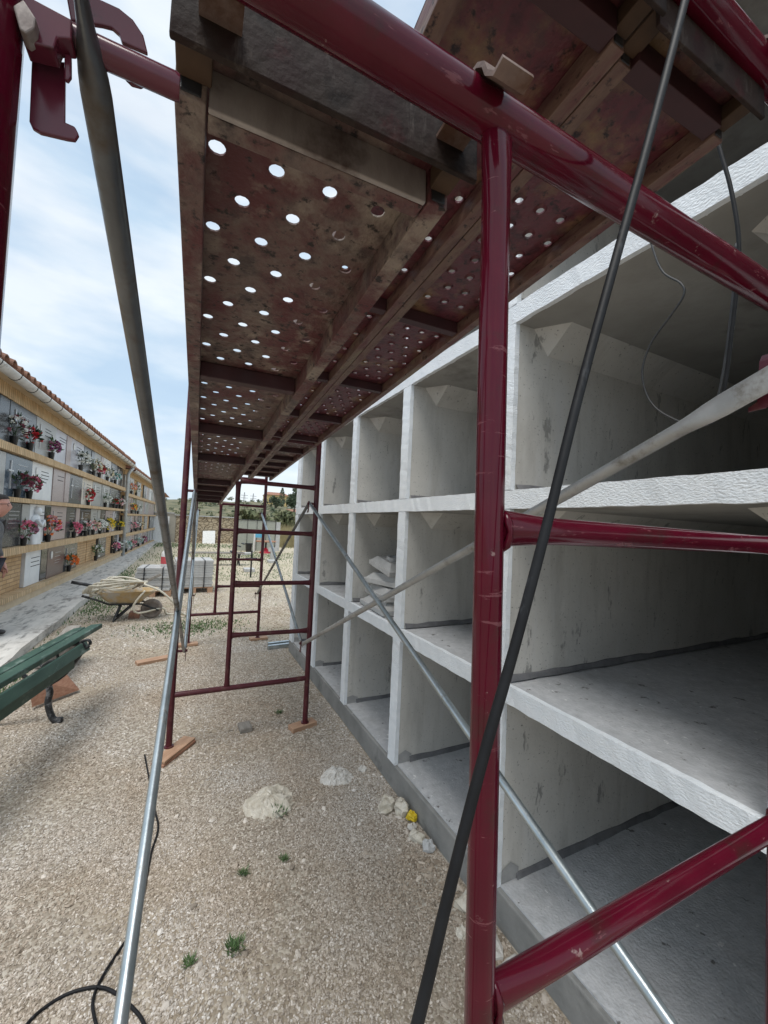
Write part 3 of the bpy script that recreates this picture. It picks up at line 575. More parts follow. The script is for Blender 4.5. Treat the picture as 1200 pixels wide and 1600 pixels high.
# --- planks
def plank(label, P0, u, w, length, width, m, ribs, hole_start, hole_r, emboss, group, sheet_h=.043, end=True, ribm=None, hook=True, hookax=(-.06, .002, .0195), pitch=.0655, t0=.037, ncol=4):
    P0 = Vector(P0); u = Vector(u).normalized(); w = Vector(w).normalized(); up = w.cross(u).normalized()
    t = thing('scaffold_plank', label, 'scaffold plank', P0, group)
    def Q(s, a, h): return P0 + u*s + w*a + up*h
    def lbox(s0, s1, a0, a1, h0, h1, name, mm, par=t):
        return MB().add([Q(s, a, h) for h in (h0, h1) for s, a in ((s0,a0),(s1,a0),(s1,a1),(s0,a1))], [(0,3,2,1),(4,5,6,7),(0,1,5,4),(1,2,6,5),(2,3,7,6),(3,0,4,7)][::1]).build(name, mm, par, bevel=.0015)
    # deck sheet with real punched holes
    g = MB(); rowh = .0635; s = .0395; k = 1
    def quad(s0, s1, a0, a1): g.add([Q(s0,a0,sheet_h), Q(s0,a1,sheet_h), Q(s1,a1,sheet_h), Q(s1,a0,sheet_h)], [(0,1,2,3)])
    quad(0, s, 0, width)
    while s < length - .001:
        e = min(s + rowh, length)
        blocked = any(abs((s + e)/2 - r) < .04 for r in ribs) or s < hole_start or e > length - .06 or e - s < rowh*.9
        if blocked: quad(s, e, 0, width)
        else:
            cs = [t0 + pitch*i + (pitch/2 if k % 2 else 0) for i in range(ncol - (k % 2))]; cm = (s + e)/2
            a = cs[0] - pitch/2; quad(s, e, 0, a); b = cs[-1] + pitch/2; quad(s, e, b, width)
            for c in cs:
                c0, c1 = c - pitch/2, c + pitch/2
                sq = [(s,c0),(s,(2*c0+c1)/3),(s,(c0+2*c1)/3),(s,c1),((2*s+e)/3,c1),((s+2*e)/3,c1),(e,c1),(e,(c0+2*c1)/3),(e,(2*c0+c1)/3),(e,c0),((s+2*e)/3,c0),((2*s+e)/3,c0)]
                jx = rnd(-.0008, .0008)
                def ring(r, h): return [Q(cm + jx + r*math.sin(math.atan2(y - c, 1) * 0 + th), c + r*math.cos(th), sheet_h + h) for (x, y), th in zip(sq, ths)]
                ths = [math.atan2(x - cm, y - c) for x, y in sq]
                vs = [Q(x, y, sheet_h) for x, y in sq]
                if emboss: vs += ring(hole_r*1.7, 0) + ring(hole_r*1.25, -.0045) + ring(hole_r, -.004) + ring(hole_r*.97, .0)
                else: vs += ring(hole_r, 0) + ring(hole_r, .0025)
                nr = len(vs)//12 - 1
                g.add(vs, [(q*12 + i, q*12 + (i+1) % 12, (q+1)*12 + (i+1) % 12, (q+1)*12 + i) for q in range(nr) for i in range(12)])
        s = e; k += 1
    g.build('deck_sheet', m, t)
    for a0, a1 in ((0, .026), (width - .026, width)):
        rl = lbox(.05 if end else 0, length, a0, a1, 0, sheet_h - .001, 'side_rail', MT['rail_mix'] if m is MT['plank_red'] else m)
        if end:
            lbox(.0485, .052, a0 + .004, a1 - .004, .004, sheet_h - .006, 'rail_hollow_shade', MT['black'], rl)  # black inset paints the shaded hollow on the solid rail's end
            lbox(.0005, .049, a0 + .001, a1 + (.004 if a0 == 0 else 0), .016, sheet_h - .002, 'gusset', MT['gusset'])
    for i, r in enumerate(ribs):
        lbox(r - .014, r + .014, .027, width - .027, .004, sheet_h - .002, 'cross_rib', ribm or MT['rib_dark'])
    if end:
        ep = lbox(-.006, 0, 0, width, -.012, sheet_h + .012, 'end_plate', MT['plate_dark'])
        if m is MT['plank_brown']:
            lbox(.052, .058, .028, width - .028, .0, sheet_h - .003, 'end_member', MT['bare_steel'])
            lbox(.0585, .078, .028, width - .028, .0, .003, 'end_flange', m)
    if hook:
        for a in (.035, width - .035):
            sa, ha, rb = hookax; rb += .002
            hs = [(-.003, ha + rb*.72), (sa + rb*.72, ha + rb*.72), (sa + rb*.2, ha + rb), (sa - rb*.5, ha + rb*.88), (sa - rb*.92, ha + rb*.45), (sa - rb*1.12, ha - rb*.15), (sa - rb*1.5, ha - rb*.62), (sa - rb*1.95, ha - rb*.5)]
            hm = MB(); vs = []
            for (s_, h_) in hs: vs += [Q(s_, a - .016, h_), Q(s_, a + .016, h_)]
            hm.add(vs, [(2*i, 2*i+1, 2*i+3, 2*i+2) for i in range(len(hs)-1)]); hm.build('hook', MT['hook_steel'], t, solid=.004)
    return t
def low_pt(y): return P(-.034 + .02*(y - .3), y, .38 - .043*(y - .3))
def up_pt(y, k=0): return P((.242, .5065)[k] + .037*(y - .276), y, .672 - .029*(y - .276))
ULO, UUP = Vector((.02, 1, -.043)), Vector((.037, 1, -.029)); WX = Vector((1, -.03, 0))
GP = 'steel planks of the scaffold deck'
plank('rusty brown perforated steel plank over the left side of the scaffold bay', low_pt(.345), ULO, WX, 2.655, .287, MT['plank_brown'], [.75, 1.34, 1.96], .10, .0094, False, GP)
plank('rusty brown plank running on to the thin far scaffold frame', (low_pt(2.985) + Vector((0, 0, .004))), ULO, WX, 2.36, .287, MT['plank_brown'], [.35, .8, 1.25, 1.7, 2.1], .1, .0094, False, GP, end=False, hook=False)
plank('dark red upper steel plank next to the inner post, its edge bare against the sky', up_pt(.300), UUP, WX, 2.69, .262, MT['plank_red'], [.055, .80, 1.42, 2.03, 2.6], .30, .0088, True, GP, hookax=(-.015, .052, .0195), pitch=.059, t0=.044)
plank('dark red upper perforated plank nearest the open white-edged niches', up_pt(.302, 1), UUP, WX, 2.69, .262, MT['plank_red'], [.052, .80, 1.42, 2.03, 2.6], .24, .0088, True, GP, hookax=(-.017, .052, .0195), pitch=.059, t0=.044)
plank('brownish far upper plank over the ladder frame, beside the lower plank', up_pt(2.995), UUP, WX, 2.36, .262, MT['plank_brown'], [.4, .8, 1.2, 1.6, 2.0], .05, .0072, False, GP, end=False, hook=False, pitch=.059, t0=.044)
plank('brownish far upper plank over the ladder frame, beside the niches', up_pt(2.997, 1), UUP, WX, 2.36, .262, MT['plank_brown'], [.4, .8, 1.2, 1.6, 2.0], .05, .0072, False, GP, end=False, hook=False, pitch=.059, t0=.044)

# --- diagonal braces: round tube, both ends pressed flat
def brace(label, p0, p1, r, m, flat0=.1, flat1=.08, ext0=.02, ax=Vector((1, 0, 0)), wide=False):
    p0 = Vector(p0); p1 = Vector(p1); u = (p1 - p0).normalized(); a = p0 - u*ext0; b = p1 + u*.02; Ln = (b - a).length
    t = thing('diagonal_brace', label, 'brace', b if b.z < a.z else a, 'diagonal braces of the scaffold')
    f0, f1 = max(flat0, .01), flat1
    ss = [0, f0*.25, f0*.55, f0*.72, f0*.86, f0, f0*1.12, f0*1.35, Ln*.5, Ln - f1*1.2, Ln - f1, Ln - f1*.8, Ln - f1*.5, Ln]
    fl = [(.34,1.0), (.36,1.0), (.38,1.0), (.5,1.05), (.75,1.05), (.92,1.02), (1,1), (1,1), (1,1), (1,1), (.9,1.05), (.55,1.25), (.24,1.42), (.2,1.42)]
    if wide: fl[:6] = [(.22,1.5), (.25,1.5), (.27,1.5), (.42,1.38), (.7,1.2), (.9,1.05)]
    body = list(zip(ss, fl))
    MB().path([a + u*s for s, _ in body[6:10]], r, 18, flat=(ax, [f for _, f in body[6:10]])).build('tube', m, t, auto=True)
    MB().path([a + u*s for s, _ in body[:7]], r, 18, flat=(ax, [f for _, f in body[:7]])).build('flattened_end', m, t, auto=True)
    MB().path([a + u*s for s, _ in body[9:]], r, 18, flat=(ax, [f for _, f in body[9:]])).build('flattened_end', m, t, auto=True)
    return t
brace('dull brownish brace tube sloping down from the flat latch on the left red post', onY(138, 66, .285), P(.03, 2.99, -.894), .0088, MT['galv_old'], .075, .06, .06)
brace('shiny bluish galvanised brace tube rising from the gravel to the far left post', P(-.07, .30, -1.04), P(.035, 2.99, .179), .0118, MT['galv'], .07, .05)
brace('pale zinc brace tube with broad flattened end rising towards the right red post', P(.79, .295, .25), P(.83, 2.98, -.915), .0134, MT['zinc'], .14, .05, .02, wide=True)
brace('bright galvanised brace tube sloping down past the lowest niches', P(.755, .29, -.832), P(.832, 2.985, .146), .0112, MT['galv'], .07, .05)
brace('thin brace rising towards the ladder frame from the far scaffold frame foot, by the niches', P(.833, 3.02, .146), P(.865, 5.38, -.948), .012, MT['galv_old'], .05, .05)
brace('thin bright brace between the two ladder frames, sloping down to the nearer one', P(.832, 3.02, -.915), P(.868, 5.38, .088), .012, MT['galv'], .05, .05)
brace('thin bright brace behind the shiny left tube, reaching the far frame top', P(.035, 3.02, -.894), P(.11, 5.38, .091), .012, MT['galv'], .05, .05)
brace('thin dull brace behind the shiny left tube, reaching the far frame foot', P(.038, 3.02, .179), P(.105, 5.38, -.95), .012, MT['galv_old'], .05, .05)

# --- wooden blocks under the feet and loose pieces
def block(label, cx, cy, lx_, ly_, hz, rz, m, name='wood_block', z=0.0, group='timber packing on the gravel'):
    o = MB().box((-lx_/2, -ly_/2, 0), (lx_/2, ly_/2, hz)).build(name, m, None, bevel=.003)
    o.location = (cx, cy, z); o.rotation_euler = (rnd(-.015, .015), rnd(-.015, .015), rz)
    return tag(o, label, 'wood block', group)
block('reddish board under the left foot of the ladder frame, lower of two', .01, 2.97, .30, .095, .018, math.radians(52), MT['wood_red'])
block('pinkish board under the left foot of the ladder frame, upper of two', .012, 2.975, .30, .09, .016, math.radians(54), MT['wood'], z=.0185)
block('pale timber board with holes under the right foot of the ladder frame', .87, 3.0, .20, .085, .036, math.radians(14), MT['wood'])
block('loose offcut of pale timber lying alone on the gravel', .47, 3.13, .085, .115, .032, math.radians(4), MT['wood_grey'])
block('flat pinkish board lying on the gravel behind the left brace tubes', -.22, 4.92, .36, .10, .03, math.radians(20), MT['wood'])
block('small board under the right foot of the far frame', .92, 5.42, .22, .10, .03, .1, MT['wood'])
block('small board under the left foot of the far frame', .09, 5.4, .22, .10, .03, .1, MT['wood'])
for q, (yy_, x0_) in enumerate(((4.96, .96), (5.07, .98))):
    o = MB().beam((x0_, yy_, .025), (x0_ + .36, yy_ + .03, .028), .045, .045).build('metal_bar', MT['galv'], None, bevel=.002)
    tag(o, ['silvery square bar lying by the corner of the foundation, nearer one', 'silvery square bar lying by the corner of the foundation, farther one'][q], 'metal bar', 'bars by the foundation corner')

# --- cables
def smooth_pts(pts, k=6):
    pts = [Vector(p) for p in pts]; r = []
    for i in range(len(pts) - 1):
        p0, p1, p2, p3 = pts[max(i-1, 0)], pts[i], pts[i+1], pts[min(i+2, len(pts)-1)]
        for j in range(k):
            t = j / k; r.append(.5*((2*p1) + (p2 - p0)*t + (2*p0 - 5*p1 + 4*p2 - p3)*t*t + (3*p1 - p0 - 3*p2 + p3)*t**3))
    return r + [pts[-1]]
def cable(name, label, pts, r, m, cat='cable', k=6, n=10):
    o = MB().path(smooth_pts(pts, k), r, n).build(name, m, None, smooth=True); return tag(o, label, cat)
hp = [onY(1120, -200, .225), onY(1068, 10, .225), onY(1012, 225, .225), onY(958, 420, .225), onY(905, 615, .225), onY(852, 830, .225), onY(803, 1015, .225), onY(752, 1195, .223), onY(700, 1400, .22), onY(652, 1600, .216)]
hd_ = (hp[-1] - hp[-3]).normalized(); hp += [hp[-1] + hd_*.2, hp[-1] + hd_*.5 + Vector((.02, 0, -.1)), Vector((.02, .2, .35)), Vector((.03, .2, .06)), Vector((.1, .28, .012)), Vector((.3, .4, .012))]
cable('hose', 'thick scuffed black rubber hose hanging in front of the red post', hp, .0040, MT['rubber'], 'hose', 8, 14)
c2 = [onX(x, y, 1.06) for x, y in ((1120, 215), (1128, 245), (1142, 295), (1154, 370), (1152, 440), (1143, 520), (1132, 605), (1118, 655), (1090, 664))]
cable('cable', 'black cable hanging before the top right niche from the upper planks', c2, .0042, MT['rubber'])
c3 = [onX(x, y, 1.09) for x, y in ((1005, 330), (1020, 388), (1036, 425), (1064, 443), (1068, 462), (1045, 497), (1018, 535), (1004, 575), (1008, 610), (1025, 638), (1060, 658), (1090, 664), (1112, 648), (1124, 610), (1136, 540), (1146, 450), (1150, 380))]
cable('cable', 'thin grey cable curling in a loose loop before the top right niche', c3, .0026, mat('grey_cable', [(.016,.017,.018), (.03,.031,.033)], 20, .45))
def gp(x, y, dz=.008): p = onZ(x, y, 0); return Vector((p.x, p.y, ground_z(p.x, p.y) + dz))
cable('cable', 'black cable lying on the gravel along the shiny brace tube', [gp(*q) for q in ((226, 1180), (241, 1262), (247, 1295), (236, 1335), (224, 1400), (212, 1448), (185, 1490), (160, 1530), (146, 1562), (146, 1590), (160, 1630), (200, 1680))], .0045, MT['rubber'])
cable('cable', 'black cable curving over the gravel across the other cable', [gp(*q) for q in ((20, 1640), (45, 1600), (75, 1574), (110, 1555), (150, 1547), (178, 1556), (205, 1580), (222, 1602), (235, 1640))], .005, MT['rubber'])

# ================================================================== YARD THINGS
def wall_pt(px, py):
    X = -2.2
    for _ in range(12):
        p = onX(px, py, X); X = lx(p.y) + .06
    return p
# --- flowers on the ledges
FL = {}
def fcol(n, c):
    if n not in FL: FL[n] = mat('petal_' + n, [c, tuple(min(1, q*1.5 + .02) for q in c)], 30, .6)
    return FL[n]
COLS = dict(red=(.42,.012,.02), burgundy=(.16,.03,.05), purple=(.28,.05,.18), white=(.68,.68,.62), cream=(.66,.58,.40), pink=(.62,.16,.24), palepink=(.66,.36,.36), yellow=(.68,.50,.03), orange=(.66,.16,.02), mauve=(.30,.13,.18), teal=(.25,.45,.42), magenta=(.50,.05,.22))
def leaf_quads(m, c, n, rx, rz, size, up=.3, narrow=.4):
    for _ in range(n):
        d = Vector((rnd(-1, 1), rnd(-1, 1), rnd(-.5, 1))).normalized(); p = Vector(c) + Vector((d.x*rx*rnd(.2, 1), d.y*rx*rnd(.2, 1), d.z*rz*rnd(.2, 1)))
        a = (d + Vector((rnd(-.5, .5), rnd(-.5, .5), up))).normalized(); b = a.orthogonal().normalized(); b = (b*math.cos(rnd(0, 6)) + a.cross(b)*math.sin(rnd(0, 6))).normalized()
        s = size*rnd(.6, 1.3); m.add([p - b*s*narrow*.2, p + a*s*.5 - b*s*narrow*.5, p + a*s, p + a*s*.5 + b*s*narrow*.5], [(0, 1, 2, 3)])
def bouquet(label, x, y, z, cols, h=.34, w=.12, potm='black', poth=.13, group='flower arrangements on the niche ledges', greens=60, nb=18, potr=.045):
    t = thing('flower_arrangement', label, 'flowers', (x, y, z), group)
    MB().lathe([(potr*.7, 0), (potr*.75, .004), (potr, poth*.9), (potr*1.06, poth), (potr*.9, poth)], (x, y, z), 12).build('pot', MT[potm] if potm in MT else STY[potm], t, auto=True)
    c = (x + .02, y, z + poth + (h - poth)*.45)
    m = MB(); leaf_quads(m, c, greens, w*.85, (h - poth)*.6, .085, .5, .35)
    for _ in range(8): m.path([(x, y, z + poth*.8), (c[0] + rnd(-w, w)*.7, c[1] + rnd(-w, w)*.7, c[2] + rnd(0, .1))], .003, 4)
    m.build('foliage', MT[random.choice(('leaf', 'leaf_dark'))], t)
    for cn in cols:
        m = MB()
        for _ in range(nb):
            d = Vector((rnd(-.3, 1), rnd(-1, 1), rnd(-.4, 1))).normalized(); p = Vector(c) + Vector((d.x*w*.8, d.y*w, d.z*(h - poth)*.5))
            for _ in range(7):
                a = (d + Vector((rnd(-.9, .9), rnd(-.9, .9), rnd(-.9, .9)))).normalized(); b = a.orthogonal().normalized(); s = rnd(.03, .05)
                m.add([p, p + a*s*.6 + b*s*.5, p + a*s, p + a*s*.6 - b*s*.5], [(0, 1, 2, 3)])
        m.build('blossoms', fcol(cn, COLS[cn]), t)
    return t
RZ = [ZR[4][1], ZR[3][1], ZR[2][1], ZR[1]]
RN = ['top ledge', 'second ledge', 'third ledge', 'lowest sill']
FLW = [(0, 25, 665, ('burgundy', 'white'), .42, .14, 'burgundy dried bouquet beside a black slab'), (0, 50, 668, ('red',), .36, .12, 'bright red flowers with green leaves in a dark vase'), (0, 82, 698, ('purple', 'mauve'), .34, .10, 'purple flower spray'),
  (0, 126, 735, ('white', 'white'), .42, .17, 'leafy white bouquet'), (0, 146, 742, ('white', 'cream'), .40, .17, 'cream and white bouquet'), (0, 156, 735, ('red', 'pink'), .36, .12, 'red bouquet with pale leaves'), (0, 168, 748, ('white', 'cream'), .34, .14, 'small white bouquet'), (0, 180, 755, ('white', 'teal'), .34, .14, 'white and teal bouquet'),
  (1, 28, 765, ('burgundy',), .36, .15, 'dark evergreen bunch with burgundy flowers in a black bowl'), (1, 47, 765, ('pink', 'burgundy'), .36, .13, 'loose pink and burgundy spray'), (1, 139, 775, ('red', 'red'), .40, .10, 'narrow bright red bunch'), (1, 165, 785, ('white', 'white'), .34, .14, 'white lilies'), (1, 178, 790, ('red',), .28, .10, 'small red posy'), (1, 188, 788, ('white', 'palepink'), .32, .14, 'white and blush bouquet'),
  (2, 38, 840, ('mauve', 'pink'), .38, .14, 'mauve dried bouquet in a dark pot'), (2, 76, 835, ('palepink', 'orange', 'pink'), .46, .17, 'large pink and peach bouquet with big leaves'), (2, 116, 832, ('pink', 'pink'), .32, .13, 'round pink bunch'), (2, 134, 828, ('white', 'palepink'), .36, .15, 'white and blush bunch'), (2, 146, 826, ('cream', 'palepink'), .36, .14, 'cream bunch'), (2, 157, 825, ('white', 'white'), .38, .15, 'tall white bunch'), (2, 169, 822, ('yellow', 'yellow'), .42, .17, 'big bright yellow bouquet'), (2, 188, 822, ('yellow',), .30, .11, 'small yellow posy'),
  (3, 108, 885, ('orange', 'orange'), .34, .15, 'bright orange flowers in a black pot'), (3, 150, 868, ('white',), .40, .14, 'leafy white and green plant'), (3, 179, 858, ('magenta', 'palepink'), .34, .14, 'magenta and blush bunch'), (3, 186, 855, ('white',), .30, .12, 'white bunch next to the rain pipe')]
for r, px, py, cols, h, w, lab in FLW:
    p = wall_pt(px, py); y = p.y
    bouquet(f'{lab} on the {RN[r]}', lx(y) + .055, y, RZ[r], cols, h, w)
FL2 = [(0, 207, 750, ('orange', 'palepink'), 'peach basket'), (0, 214, 755, ('white',), 'white bunch'), (1, 206, 800, ('orange', 'yellow'), 'orange bunch'), (1, 216, 795, ('white',), 'white spray'), (2, 206, 822, ('palepink', 'pink'), 'pink bunch'), (2, 213, 822, ('white', 'palepink'), 'blush bunch'), (2, 220, 820, ('cream',), 'cream bunch'),
  (3, 198, 850, ('white', 'teal'), 'white and teal bunch'), (3, 206, 848, ('pink', 'palepink'), 'rose pink bunch'), (3, 217, 845, ('teal', 'white'), 'teal bunch'), (3, 224, 842, ('magenta', 'burgundy'), 'dark magenta bunch')]
RZ2 = [ZR2[4][1], ZR2[3][1], ZR2[2][1], ZR2[1]]
for r, px, py, cols, lab in FL2:
    y = min(26.5, max(16.9, wall_pt(px, py).y)); bouquet(f'{lab} on the {RN[r]} of the far lower niche building', lx(y) + .055, y, RZ2[r], cols, .40, .17, greens=40, nb=12)
# white relief figure in front of a white slab
py_ = wall_pt(56, 830).y; cx = lx(py_) + .02; zb = RZ[2]
t = thing('marble_figure', 'white marble veiled figure bowing on the third ledge of the brick niches', 'statue', (cx, py_, zb), None)
m = MB(); pr = [(0, .17, .10), (.06, .165, .10), (.16, .145, .095), (.28, .12, .085), (.38, .135, .085), (.45, .11, .07), (.49, .055, .05)]
vs = []
for z, a, b in pr:
    for j in range(20):
        th = 2*math.pi*j/20; k = 1 + .10*math.sin(5*th + z*9) * (1 - z)
        vs.append((cx + b*k*math.cos(th), py_ + a*k*math.sin(th) + .16*z*z, zb + z))
m.add(vs, [(i*20 + j, i*20 + (j+1) % 20, (i+1)*20 + (j+1) % 20, (i+1)*20 + j) for i in range(len(pr)-1) for j in range(20)] + [tuple(range(120, 140))]); m.build('draped_body', STY['white'], t, smooth=True)
m = MB(); m.blob((cx + .03, py_ + .05, zb + .54), .062, 9, 14, .03, 1.2); m.build('head', STY['white'], t, smooth=True)
m = MB(); m.path([(cx + .01, py_ + .075, zb + .61), (cx - .01, py_ + .105, zb + .55), (cx, py_ + .12, zb + .42), (cx, py_ + .13, zb + .25), (cx, py_ + .15, zb + .1)], [.03, .05, .055, .05, .04], 10); m.build('veil', STY['white'], t, smooth=True)
m = MB(); m.path([(cx + .07, py_ - .1, zb + .40), (cx + .12, py_ - .05, zb + .31), (cx + .13, py_ + .02, zb + .40)], [.035, .032, .02], 9); m.path([(cx + .07, py_ + .12, zb + .40), (cx + .12, py_ + .08, zb + .31), (cx + .13, py_ + .03, zb + .40)], [.035, .032, .02], 9); m.build('arms', STY['white'], t, smooth=True)

# --- green bench with cast iron ends
TIP = Vector((-.61, 4.05, .60)); AX = Vector((.2, 1, 0)).normalized(); SD = Vector((AX.y, -AX.x, 0))     # SD points to the yard side
bt = thing('park_bench', 'green slatted bench with black cast iron ends beside the pavement', 'bench', (TIP.x - AX.x*.9, TIP.y - AX.y*.9, 0))
def bslat(off, z, wd, th, tilt, name='slat', ext=0.0):
    c, s = math.cos(tilt), math.sin(tilt); a = SD*c + Vector((0, 0, s)); n_ = AX.cross(a).normalized()
    p0 = Vector((TIP.x, TIP.y, 0)) + SD*off + Vector((0, 0, z)); vs = []
    for q in (p0 + AX*ext, p0 - AX*1.85): vs += [q + a*(i*wd/2) + n_*(j*th/2) for i, j in ((-1,-1),(1,-1),(1,1),(-1,1))]
    return MB().add(vs, [(0,1,2,3),(7,6,5,4),(0,4,5,1),(1,5,6,2),(2,6,7,3),(3,7,4,0)]).build(name, MT['green'], bt, bevel=.006)
bslat(-.135, .585, .085, .032, .14); bslat(-.03, .60, .085, .036, .10, ext=.04); bslat(.035, .535, .075, .032, -1.15, ext=-.30); bslat(.0, .445, .07, .03, -1.45, ext=-.42)
for e in (.36, 1.62):
    b = Vector((TIP.x, TIP.y, 0)) - AX*e
    def I(o, z, a=0.0): return b + SD*(o - .22*(1 - z/.56)) + AX*a + Vector((0, 0, z))
    fr = MB().path(smooth_pts([I(-.20, .55), I(-.08, .565), I(.02, .565), I(.05, .52), I(.03, .42), I(-.02, .33), I(-.06, .26)], 4), .017, 8).build('iron_end', MT['iron'], bt, smooth=True)
    m = MB(); m.path(smooth_pts([I(-.06, .28), I(-.02, .22), I(.0, .15), I(.05, .07), I(.10, .018), I(.15, .016)], 4), [.022]*21, 8); m.build('leg', MT['iron_worn'], bt, smooth=True)
    m = MB(); m.path(smooth_pts([I(-.06, .28), I(-.16, .24), I(-.24, .15), I(-.30, .05), I(-.36, .016)], 4), .020, 8); m.build('leg', MT['iron_worn'], bt, smooth=True)
    m = MB(); m.path(smooth_pts([I(-.30, .40), I(-.18, .31), I(-.06, .28), I(.02, .36), I(.03, .47)], 4), .014, 7)
    m.path([I(.045 + .035*math.cos(q), .56 + .035*math.sin(q)) for q in (i*.55 for i in range(12))], .011, 7)
    m.path([I(-.10 + .05*math.cos(q), .40 + .05*math.sin(q)) for q in (i*.55 for i in range(12))], .011, 7)
    m.path([I(-.02, .50), I(-.10, .36), I(-.20, .45)], .010, 6); m.path([I(-.13, .54), I(-.05, .42)], .010, 6)
    m.build('scrollwork', MT['iron'], fr, smooth=True)
    m = MB()
    for q in range(9): m.path([I(-.18, .19), I(-.18 + .055*math.cos(q*.7), .19 + .055*math.sin(q*.7))], [.02, .012], 6)
    m.build('rosette', MT['iron'], fr)
o = MB().beam(P(-1.03, 4.35, -1.30), P(-.98, 5.12, -1.21), .12, .09).build('timber_post', MT['wood_grey'], None, bevel=.006)
o.rotation_euler = (0, 0, 0); tag(o, 'weathered grey timber post lying behind the green bench by the kerb', 'timber')
pts = [onZ(50, 1105, .02), onZ(124, 1078, .02), onZ(96, 1062, .02)]
o = MB().prism([pts[0], pts[1], pts[1] + Vector((-.12, .02, .16)), pts[0] + Vector((-.05, .05, .20))], Vector((-.01, .03, .004))).build('plywood_offcut', MT['wood_red'], None); tag(o, 'brown triangular board offcut under the green bench', 'board')
# supports beneath the post so it rests on something
o = MB().box((-1.09, 4.3, 0), (-.96, 4.45, .20)).build('timber_offcut', MT['wood_grey'], None, bevel=.004); tag(o, 'short grey timber offcut propping the post behind the bench', 'timber')
o = MB().box((-1.04, 5.0, 0), (-.91, 5.13, .288)).build('timber_offcut', MT['wood_grey'], None, bevel=.004); tag(o, 'tall grey timber offcut under the high end of the post', 'timber')

# --- wheelbarrow with a coil of hose
WB = Vector((-.71, 7.0, 0))
t = thing('wheelbarrow', 'dusty yellow wheelbarrow loaded with a coil of cream hose', 'wheelbarrow', WB)
KB = .72
def w(x, y, z): return WB + Vector((x, y, z)) * KB
def tray_ring(x0, x1, yw, z, s=.06): return [w(x0 + s, -yw, z), w(x1 - s, -yw*.8, z), w(x1, -yw*.6, z + .0), w(x1, yw*.6, z), w(x1 - s, yw*.8, z), w(x0 + s, yw, z), w(x0, yw*.8, z), w(x0, -yw*.8, z)]
m = MB(); rings = [tray_ring(-.28, .20, .18, .34), tray_ring(-.40, .32, .27, .46), tray_ring(-.50, .50, .34, .60), tray_ring(-.52, .53, .36, .605), tray_ring(-.49, .48, .325, .598), tray_ring(-.38, .30, .25, .47), tray_ring(-.27, .19, .17, .355)]
m.add([p for r in rings for p in r], [(i*8 + j, i*8 + (j+1) % 8, (i+1)*8 + (j+1) % 8, (i+1)*8 + j) for i in range(6) for j in range(8)] + [tuple(range(8))[::-1], tuple(range(48, 56))]); m.build('tray', MT['barrow'], t, auto=True)
for s in (-1, 1):
    hd = MB().path([w(.55, s*.06, .17), w(.25, s*.16, .33), w(-.3, s*.24, .36), w(-.52, s*.28, .47), w(-.70, s*.29, .54)], .013, 8).build('handle', MT['iron'], t, smooth=True)
    MB().path([w(-.62, s*.285, .51), w(-.74, s*.292, .556)], .017, 8).build('grip', MT['black'], hd, smooth=True)
    MB().path([w(-.12, s*.2, .35), w(-.22, s*.22, .015), w(-.20, s*.22, .012)], .012, 8).build('leg', MT['iron'], t, smooth=True)
    MB().path([w(.12, s*.17, .35), w(-.20, s*.22, .03)], .012, 7).build('strut', MT['iron'], t, smooth=True)
wh = MB().path([w(.42 + .155*math.cos(q), 0, .20 + .155*math.sin(q)) for q in (2*math.pi*i/24 for i in range(25))], .034, 10, cap=False).build('wheel', MT['tyre'], t, smooth=True)
MB().prism([w(.42 + .12*math.cos(q), -.03, .20 + .12*math.sin(q)) for q in (2*math.pi*i/18 for i in range(18))], (0, .045, 0)).build('rim', MT['tyre'], wh)
MB().path([w(.42, -.08, .20), w(.42, .08, .20)], .018, 8).build('axle', MT['galv_old'], wh)
hz = [];
for i in range(90):
    a = i*.42; k = .30 + .10*math.sin(i*.37); hz.append(w(-.22 + k*1.35*math.cos(a) + .04*math.sin(i), .26*math.sin(a) - .04, .66 + .04*math.sin(i*.9) + .0018*i - (.16 if math.cos(a) < -.8 else 0)))
hz += [w(.28, -.22, .74), w(.55, -.25, .62), w(.80, -.22, .38), w(.98, -.15, .12), w(1.08, -.02, .03), w(1.0, .15, .025), w(.7, .2, .025), w(.62, .0, .2), w(.2, -.22, .16), w(.12, -.27, .34), w(.3, -.28, .62)]
cable('garden_hose', 'cream rubber hose coiled over the wheelbarrow and trailing to the ground', hz, .0145, MT['hose'], 'hose', 3, 8)
for s in (1,):
    o = MB().beam(w(.05, .05, .63), w(.56, -.02, .92), .075, .04).build('timber_offcut', MT['wood_grey'], None, bevel=.004); tag(o, 'grey timber sticking up out of the wheelbarrow', 'timber')
o = MB().path([w(-.30, .0, .62), w(-.72, -.10, .74), w(-.95, -.14, .80)], .022, 8).build('shovel_handle', MT['black'], None, smooth=True); tag(o, 'black tool handle poking out of the wheelbarrow', 'tool')
o = MB().box((-.70, 7.0, 0), (-.56, 7.18, .09)).build('brick', MT['tile'], None, bevel=.004); tag(o, 'red brick on the gravel under the wheelbarrow', 'brick')

